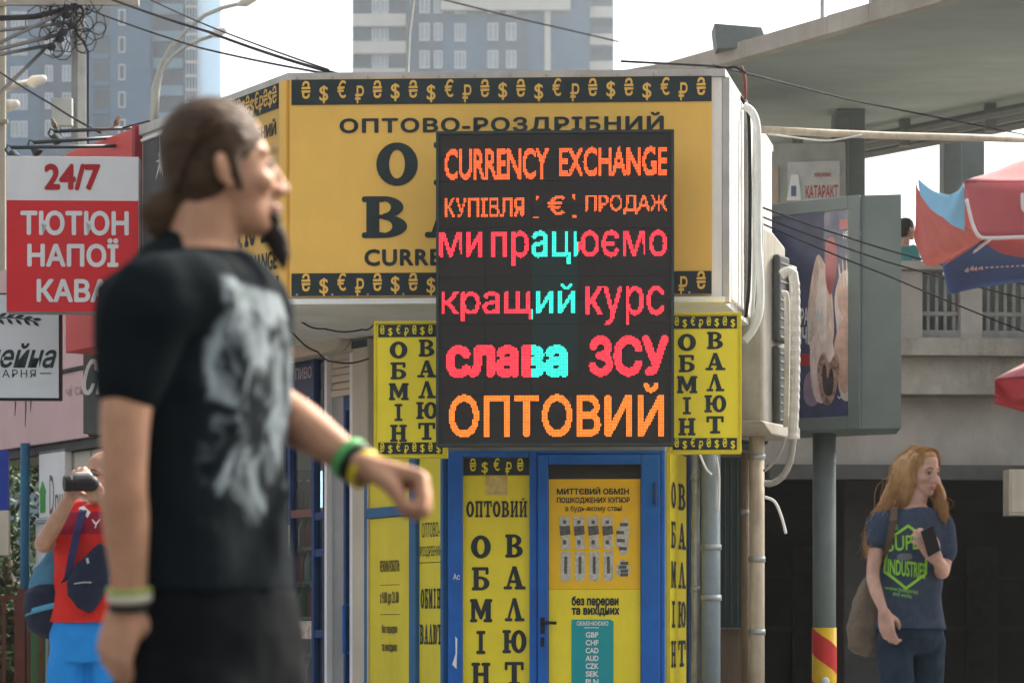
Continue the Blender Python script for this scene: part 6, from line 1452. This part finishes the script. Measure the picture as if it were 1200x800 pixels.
def strand(p0, ctrl, w, j):
    pts = []; n = 14
    q = [p0] + ctrl; fa, fb = rr_.uniform(0, 6), rr_.uniform(20, 45)
    for i in range(n + 1):
        t_ = i / n; s_ = t_ * (len(q) - 1); k = min(int(s_), len(q) - 2); uu = s_ - k
        a0 = q[max(k - 1, 0)]; a1, a2 = q[k], q[k + 1]; a3 = q[min(k + 2, len(q) - 1)]
        p = .5 * ((2 * a1) + (a2 - a0) * uu + (2 * a0 - 5 * a1 + 4 * a2 - a3) * uu * uu + (3 * a1 - a0 - 3 * a2 + a3) * uu ** 3)
        wv = .004 * t_ * math.sin(fa + fb * t_ * .4); pts.append(p + Vector((wv, wv * .6, 0)))
    mb.tube(pts, [w] * (n - 2) + [w * .8, w * .6, w * .3], 4)
def jit(p, a): return p + Vector((rr_.gauss(0, a), rr_.gauss(0, a), rr_.gauss(0, a)))
for k in range(1500):
    a = rr_.uniform(-1.5, 1.5); y0 = math.sin(a); z0 = math.cos(a); xx = rr_.uniform(-.09, .055)
    p0 = Pw(xx, .086 * y0 * (1 - (xx / .16) ** 2), .048 + .088 * z0)
    right = y0 < .35 if rr_.random() < .9 else rr_.random() < .5
    if right:
        e = rr_.random(); ctrl = [jit(Pw(xx * .6 - .045, -.088, .01), .010), jit(W(1051, 578, YW), .019), jit(W(1034 - 3 * e, 606, YW - .03), .017), jit(W(1024 - 4 * e, 624 + 26 * e, YW - .03), .018)]
        if xx > .02 and rr_.random() < .5: ctrl = [jit(Pw(.01, -.086, .02), .005), jit(Pw(-.01, -.09, -.05), .007), jit(W(1055, 590, YW - .02), .008), jit(W(1040, 612, YW - .03), .010)]
    else:
        ctrl = [jit(Pw(xx * .5 - .02, .084, .0), .006), jit(W(1097, 576, YW + .02), .009), jit(W(1103, 592, YW - .01), .010), jit(W(1106, 606, YW - .03), .010)]
    strand(p0, ctrl, rr_.uniform(.0006, .0012), 0)
TW.part('hair_strands', mb, gin)
# her phone and bag are things of their own
c = W(1091, 634, YW - .29); mb = MB(Frame(c.x, c.y, 20)); mb.prism([(-.012, c.z - .062), (.042, c.z - .036), (.008, c.z + .066), (-.046, c.z + .040)], -.005, .005)
ob = single('phone', 'black phone held up in the ginger haired woman\'s hand', 'phone', mb, black, bevel=.003)
T = Thing('shoulder_bag', 'soft brown shoulder bag hanging at the woman\'s side', 'bag', W(1017, 766, YW + .02))
mb = MB(); bag = [(663, 1031, .03, .03), (678, 1026, .055, .05), (705, 1019, .072, .058), (735, 1014, .08, .062), (758, 1013, .068, .055), (767, 1014, .04, .035)]
mb.loft([(W(x, y, YW + .05), Vector((1, 0, 0)), Vector((0, 1, 0)), a, b_) for y, x, a, b_ in bag]); T.part('pouch', remesh(mb, .006, 3, .02, .06), M('bag_canvas', (.15, .115, .085), .85, var=.2, scale=15, bump=.35, bscale=22), smooth=True)
mb = MB()
st = [W(1048, 594, YW - .06), W(1047, 610, YW - .115), W(1043, 632, YW - .115), W(1038, 652, YW - .07), W(1033, 668, YW + .0), W(1028, 680, YW + .03)]
rows = [[p + Vector((-.014, 0, 0)), p + Vector((.014, 0, .004))] for p in st]; mb.grid(rows, thick=.004, nrm=(0, -1, 0)); mb2 = [W(1048, 594, YW - .05), W(1052, 592, YW + .06), W(1040, 610, YW + .12), W(1026, 668, YW + .09)]; mb.tube(mb2, .012, 6); T.part('strap', mb, M('bag_strap', (.10, .06, .04), .7))

# --- the man with a camera ------------------------------------------------------------
YC = 10.7
ph = math.radians(-100); Fc = Vector((math.cos(ph), math.sin(ph), 0)); Rc = Vector((math.sin(ph), -math.cos(ph), 0))
rcm = W(110, 730, YC); rcm.z = GZ
TC = Thing('person', 'bald man in a red t-shirt and bright blue shorts raising a camera', 'person', rcm)
sk_c = skin('skin_tan', (.42, .24, .165))
torc = [(588, 120, .055, .06), (594, 118, .10, .075), (602, 116, .155, .09), (616, 114, .182, .108), (645, 114, .180, .122), (680, 112, .168, .118), (722, 110, .170, .12), (750, 108, .172, .122), (775, 108, .15, .11)]
body = MB(); body.loft(lrings(torc, YC, Rc, Fc))
aR = W(80, 606, YC); eRc = W(51, 637, YC - .10); wRc = W(80, 586, YC - .27)
body.limb([aR + Vector((.05, 0, 0)), aR, W(66, 622, YC - .05), eRc, W(62, 618, YC - .17), wRc], [.055, .056, .046, .041, .038, .027], 16)
aL = W(150, 606, YC); eLc = W(160, 628, YC - .15); wLc = W(118, 582, YC - .3)
body.limb([aL + Vector((-.05, 0, 0)), aL, W(158, 620, YC - .08), eLc, wLc], [.055, .056, .046, .04, .027], 16)
hand_geo(body, W(82, 583, YC - .27), Vector((.30, -.05, .9)), Vector((.15, .9, .1)), -1, (.5, .8, .6), .95, .5)
hand_geo(body, wLc, Vector((-.6, -.05, .7)), Vector((-.1, .9, .1)), 1, (.6, .9, .6), .95, .4)
hy = math.radians(-132); f = Vector((math.cos(hy), math.sin(hy), 0)); l = Vector((-math.sin(hy), math.cos(hy), 0)); u = Vector((0, 0, 1))
HC = W(123, 561, YC - .04)
body.limb([W(119, 600, YC + .02), W(121, 585, YC), W(123, 570, YC)], [.07, .06, .06], 16)
Pc, Rhc = head_geo(body, HC, f, l, u, 1.0, 1.0)
hipk = W(108, 770, YC)
for sg in (1, -1):
    hip = hipk + Rc * (.09 * sg); an = Vector((hip.x + .03 * sg, hip.y, GZ + .09)); body.limb([hip, (hip + an) / 2, an + Vector((0, 0, .2)), an], [.085, .058, .055, .04], 16, 6)
    sh = MB(); shoe(sh, an, Fc); TC.part('shoe', remesh(sh, .006, 3), M('shoe_white', (1, 1, 1)), smooth=True)
TC.part('body', remesh(body, .005, 4), sk_c, smooth=True)
head_parts(TC, Pc, Rhc, 1.0, M('lips_m', (1, 1, 1)), M('brow_brown', (1, 1, 1)))
mb = MB()
for q in (-1, 1):
    mb.tube([Pc(.102, q * .031 + .021 * math.cos(a), .008 + .016 * math.sin(a)) for a in [k * math.pi / 6 for k in range(13)]], .0022, 6); mb.tube([Pc(.10, q * .052, .012), Pc(.05, q * .078, .014), Pc(.0, q * .082, .012)], .0022, 6)
mb.tube([Pc(.104, -.010, .010), Pc(.107, 0, .013), Pc(.104, .010, .010)], .0022, 6); TC.part('glasses', mb, black, smooth=True)
tee = MB(); tee.loft(lrings([(591, 119, .085, .075)] + [(y, x, a + .014, b_ + .014) for y, x, a, b_ in torc if 593 < y < 715] + [(729, 110, .200, .150)], YC, Rc, Fc))
tee.limb([aR + Vector((.06, 0, .01)), aR, W(71, 617, YC - .03), W(66, 623, YC - .06)], [.066, .068, .062, .058], 20); tee.limb([aL + Vector((-.06, 0, .01)), aL, W(157, 618, YC - .05), W(159, 622, YC - .08)], [.066, .068, .062, .058], 20)
tc = remesh(tee, .006, 3, .016, .1)
def red_tee():
    m = M('red_sport_tee', (.56, .022, .016), .8, var=.1, scale=10, bump=.35, bscale=14)
    t = m.node_tree; N, L = t.nodes, t.links; b = N['Principled BSDF']; src = b.inputs['Base Color'].links[0].from_socket
    co = N.new('ShaderNodeTexCoord'); sx = N.new('ShaderNodeSeparateXYZ'); L.new(co.outputs['Object'], sx.inputs[0])
    z = lambda y: CAMZ + (HY - y) * YC / F - rcm.z
    a = N.new('ShaderNodeMapRange'); a.inputs['From Min'].default_value = z(627); a.inputs['From Max'].default_value = z(626.3); L.new(sx.outputs[2], a.inputs[0])
    c = N.new('ShaderNodeMapRange'); c.inputs['From Min'].default_value = z(600); c.inputs['From Max'].default_value = z(600.6); L.new(sx.outputs[2], c.inputs[0])
    q = N.new('ShaderNodeMath'); q.operation = 'MULTIPLY'; L.new(a.outputs[0], q.inputs[0]); L.new(c.outputs[0], q.inputs[1])
    mx = N.new('ShaderNodeMix'); mx.data_type = 'RGBA'; L.new(q.outputs[0], mx.inputs[0]); L.new(src, mx.inputs[6]); mx.inputs[7].default_value = (.26, .012, .035, 1); L.new(mx.outputs[2], b.inputs['Base Color']); return m
TC.part('t_shirt', tc, red_tee(), smooth=True)
bvc = BVHTree.FromPolygons([tuple(v) for v in tc.v], tc.f)
def cproj(polys, off, mat, name, maxlen=.012):
    vs, fs = [], []
    for pts in polys: b0_ = len(vs); vs += [W(x, y, YC - .4) for x, y in pts]; fs.append([b0_ + i for i in range(len(pts))])
    tri = [[q[0], q[k], q[k + 1]] for q in fs for k in range(1, len(q) - 1)]
    v2, f2 = subdiv(vs, tri, maxlen); TC.part(name, project(v2, f2, bvc, Vector((0, 1, 0)), off), mat)
cproj([[(76, 590), (82, 588), (92, 596), (89, 603), (77, 593)]], .004, white, 'shoulder_stripe')
cproj([[(104, 604), (104.6, 605), (101, 610.5), (99, 609.5)], [(99, 609), (101, 610), (99.2, 615.5), (98, 615.5)], [(94, 605), (95, 604.6), (99, 608.6), (99, 611), (97, 610)]], .004, white, 'chest_emblem')
cproj([[(121, 617), (124, 619), (124, 621), (121, 620)]], .004, white, 'chest_badge')
sh_ = MB(); sh_.loft(lrings([(720, 109, .172, .124), (745, 108, .186, .136), (775, 107, .18, .128)], YC, Rc, Fc))
for sg in (1, -1): hip = hipk + Rc * (.088 * sg) + Vector((0, 0, .03)); sh_.limb([hip, hip - Vector((0, 0, .2)) + Rc * .02 * sg, hip - Vector((0, 0, .36)) + Rc * .03 * sg], [.105, .11, .108], 18, 6)
TC.part('shorts', remesh(sh_, .007, 3, .018, .09), M('bright_blue_shorts', (.012, .22, .62), .7, var=.1, scale=8, bump=.4, bscale=12), smooth=True)
# camera, sling bag, backpack
c = W(90, 566, YC - .34)
T = Thing('video_camera', 'small black video camera held up to the bald man\'s eye', 'camera', c + Vector((0, 0, -.04)))
ax = Vector((-.93, -.36, -.03)).normalized()
mb = MB(); mb.tube([c + ax * .015, c + ax * .03, c + ax * .055], [.032, .036, .034], 16); T.part('lens', mb, black)
mb = MB(); mb.limb([c + ax * .02, c - ax * .06], [.034, .036], 14); T.part('body', mb, M('camera_black', (.015, .015, .017), .5, spec=.2), smooth=True)
mb = MB(); mb.limb([c + ax * .0 + Vector((0, 0, .033)), c - ax * .05 + Vector((0, 0, .033))], [.016, .017], 10); T.part('grip', mb, M('camera_grey', (.38, .37, .36), .4), smooth=True)
mb = MB(); mb.ell(c - ax * .065, (.03, .03, .03), 12, 8); T.part('eyepiece', mb, M('camera_pink', (.5, .12, .14), .5), smooth=True)
navy = M('navy_nylon', (.012, .017, .038), .75, spec=.2, var=.2, scale=14, bump=.35, bscale=20)
T = Thing('sling_bag', 'dark navy sling bag worn across the bald man\'s chest', 'bag', W(100, 716, YC - .2))
mb = MB(); sp = [(640, 125, .035), (655, 118, .055), (672, 109, .085), (690, 99, .085), (706, 95, .065), (714, 97, .03)]
dgn = Vector((.78, 0, .62)); 
mb.loft([(W(x, y, YC - .17), Vector((.80, 0, -.45)).normalized(), Vector((0, 1, 0)), a, .045) for y, x, a in sp]); T.part('pouch', remesh(mb, .006, 3, .012, .06), navy, smooth=True)
mb = MB(); mb.tube([W(87, 683.5, YC - .225), W(97, 682, YC - .235), W(107, 682, YC - .235)], .0035, 6); mb.tube([W(102, 654, YC - .2), W(103.5, 660, YC - .21)], .007, 6); T.part('zip', mb, steel)
mb = MB(); rows = []
for p in (W(122, 645, YC - .17), W(135, 626, YC - .16), W(148, 606, YC - .09), W(152, 600, YC + .02)): rows.append([p + Vector((-.012, 0, -.02)), p + Vector((.012, 0, .02))])
mb.grid(rows, thick=.004, nrm=(0, -1, 0)); T.part('strap', mb, navy)
T = Thing('backpack', 'blue and navy backpack hanging behind the bald man\'s shoulder', 'backpack', W(62, 748, YC + .1))
mb = MB(); bk = [(628, 82, .03, .04), (640, 78, .07, .07), (665, 70, .105, .10), (690, 65, .118, .115), (700, 64, .12, .118)]
mb.loft([(W(x, y, YC + .08), Vector((1, 0, 0)), Vector((0, 1, 0)), a, b_) for y, x, a, b_ in bk]); T.part('main_pocket', remesh(mb, .007, 3, .02, .08), M('steel_blue_nylon', (.045, .15, .24), .6, var=.15, scale=8, bump=.35, bscale=16), smooth=True)
mb = MB(); bk = [(684, 66, .10, .105), (695, 64, .128, .128), (715, 62, .128, .13), (735, 64, .115, .115), (748, 68, .07, .07)]
mb.loft([(W(x, y, YC + .07), Vector((1, 0, 0)), Vector((0, 1, 0)), a, b_) for y, x, a, b_ in bk]); T.part('front_pocket', remesh(mb, .007, 3, .02, .08), navy, smooth=True)
mb = MB(); mb.loft([(W(64.5 - (y - 709) * .15, y, YC + .07), Vector((1, 0, .25)).normalized(), Vector((0, 1, 0)), .132, .133) for y in (707, 714)]); T.part('light_band', mb, M('light_blue_band', (.08, .28, .42), .6), smooth=True)
mb = MB(); rows = []
for p in (W(101, 590, YC - .02), W(97, 600, YC - .10), W(91, 622, YC - .15), W(85, 650, YC - .155), W(80, 676, YC - .13), W(72, 690, YC - .04)): rows.append([p + Vector((-.017, 0, 0)), p + Vector((.017, 0, .005))])
mb.grid(rows, thick=.006, nrm=(0, -1, 0)); T.part('strap', mb, M('indigo_strap', (.03, .03, .10), .7))

# --- a small figure sitting beyond the woman's knees and one up on the overpass --------
def small_person(T, base, f, s, top, bottom, hair, skn, seat):
    r = Vector((f.y, -f.x, 0)); u = Vector((0, 0, 1)); b = Vector(base)
    hz = b.z + seat; p = lambda x, y, z: b + f * x + r * y + u * (z - 0)
    bd = MB(); A = lambda x, y, z: Vector((b.x, b.y, 0)) + f * x + r * y + u * z
    bd.loft([(A(-.03, 0, hz - .04), r, f, .16, .11), (A(-.02, 0, hz + .1), r, f, .155, .11), (A(.01, 0, hz + .3), r, f, .165, .11), (A(.02, 0, hz + .42), r, f, .17, .09), (A(.02, 0, hz + .48), r, f, .08, .06)])
    bd.limb([A(.02, 0, hz + .44), A(.03, 0, hz + .55)], [.055, .05], 12)
    for q in (-1, 1):
        bd.limb([A(.02, q * .17, hz + .42), A(.04, q * .22, hz + .18), A(.22, q * .12, hz + .12)], [.05, .04, .028], 12)
        bd.limb([A(.0, q * .09, hz), A(.4, q * .10, hz + .03), A(.42, q * .1, b.z + .08)], [.085, .06, .042], 12) if seat > 0 and seat < .6 else bd.limb([A(.0, q * .08, hz), A(.03, q * .08, b.z + .45), A(0, q * .08, b.z + .06)], [.085, .06, .042], 12)
        hand_geo(bd, A(.22, q * .12, hz + .12), f - r * q * .5, -u, q, (.4, .5, .4), .85, .4)
    P_, R_ = head_geo(bd, A(.05, 0, hz + .66), f, -r, u, .95)
    T.part('body', remesh(bd, .007, 3), skn, smooth=True)
    tp = MB(); tp.loft([(A(-.03, 0, hz - .05), r, f, .18, .13), (A(-.02, 0, hz + .1), r, f, .172, .126), (A(.01, 0, hz + .3), r, f, .18, .124), (A(.02, 0, hz + .42), r, f, .185, .105), (A(.02, 0, hz + .47), r, f, .10, .075)])
    for q in (-1, 1): tp.limb([A(.02, q * .17, hz + .42), A(.035, q * .21, hz + .25)], [.062, .055], 14)
    T.part('top', remesh(tp, .008, 3, .015, .1), top, smooth=True)
    ft = MB(); ft.loft([(A(-.03, 0, hz - .1), r, f, .17, .12), (A(-.03, 0, hz + .02), r, f, .175, .125)])
    for q in (-1, 1):
        if 0 < seat < .6: ft.limb([A(.0, q * .09, hz), A(.4, q * .10, hz + .03), A(.42, q * .1, b.z + .12)], [.1, .075, .06], 14)
        else: ft.limb([A(.0, q * .08, hz), A(.03, q * .08, b.z + .45), A(0, q * .08, b.z + .1)], [.1, .075, .06], 14)
    T.part('trousers', remesh(ft, .008, 3), bottom, smooth=True)
    hr_ = MB(); hr_.ell(P_(-.022, 0, .048), (.098, .084, .084), 18, 12, R_); hr_.ell(P_(-.05, 0, -.01), (.055, .076, .08), 18, 12, R_); T.part('hair', remesh(hr_, .006, 3), hair, smooth=True)
    for q in (-1, 1):
        o = MB(); fx = .42 if 0 < seat < .6 else 0; shp = A(fx, q * .1, b.z + .09); ee = MB(); ee.limb([shp - f * .06 - u * .05, shp + f * .06 - u * .045, shp + f * .15 - u * .055], [.036, .042, .03], 12); T.part('shoe', ee, black, smooth=True)
bS = W(1078, 730, 13.0); bS.z = GZ
TS = Thing('person', 'dark haired person in pink seated low behind the ginger haired woman', 'person', bS)
small_person(TS, bS, Vector((-.5, -.85, 0)).normalized(), 1, M('pink_top', (.5, .06, .16), .8, bump=.3, bscale=14), denim_blk, M('hair_dark', (.02, .015, .012), .6, bump=.4), sk_c, .06)
bO = W(1058, 300, 25.4); zO = z2 + .1; bO.z = zO
TO = Thing('person', 'distant person in teal standing on the overpass beside the billboard', 'person', bO)
small_person(TO, bO, Vector((.9, .4, 0)).normalized(), 1, M('teal_top', (.06, .22, .22), .8), denim_blk, M('hair_dark', (1, 1, 1)), sk_c, .80)
# the stool under the seated person
T = Thing('sitting_mat', 'red brown mat under the seated person in pink', 'mat', bS)
mb = MB(); mb.box(bS.x - .15, bS.x + .15, bS.y - .12, bS.y + .18, GZ, GZ + .012); T.part('pad', mb, rust)
# ------------------------------------------------------------------ haze
mb = MB(); mb.box(-150, 150, -15, 330, -1, 112)
hz = bpy.data.materials.new('haze_air'); hz.use_nodes = True; t = hz.node_tree; t.nodes.clear()
o = t.nodes.new('ShaderNodeOutputMaterial'); v = t.nodes.new('ShaderNodeVolumePrincipled'); v.inputs['Color'].default_value = (.86, .90, .93, 1); v.inputs['Density'].default_value = HAZE; v.inputs['Anisotropy'].default_value = .68
t.links.new(v.outputs[0], o.inputs['Volume'])
struct('haze', mb, hz, kind='stuff')
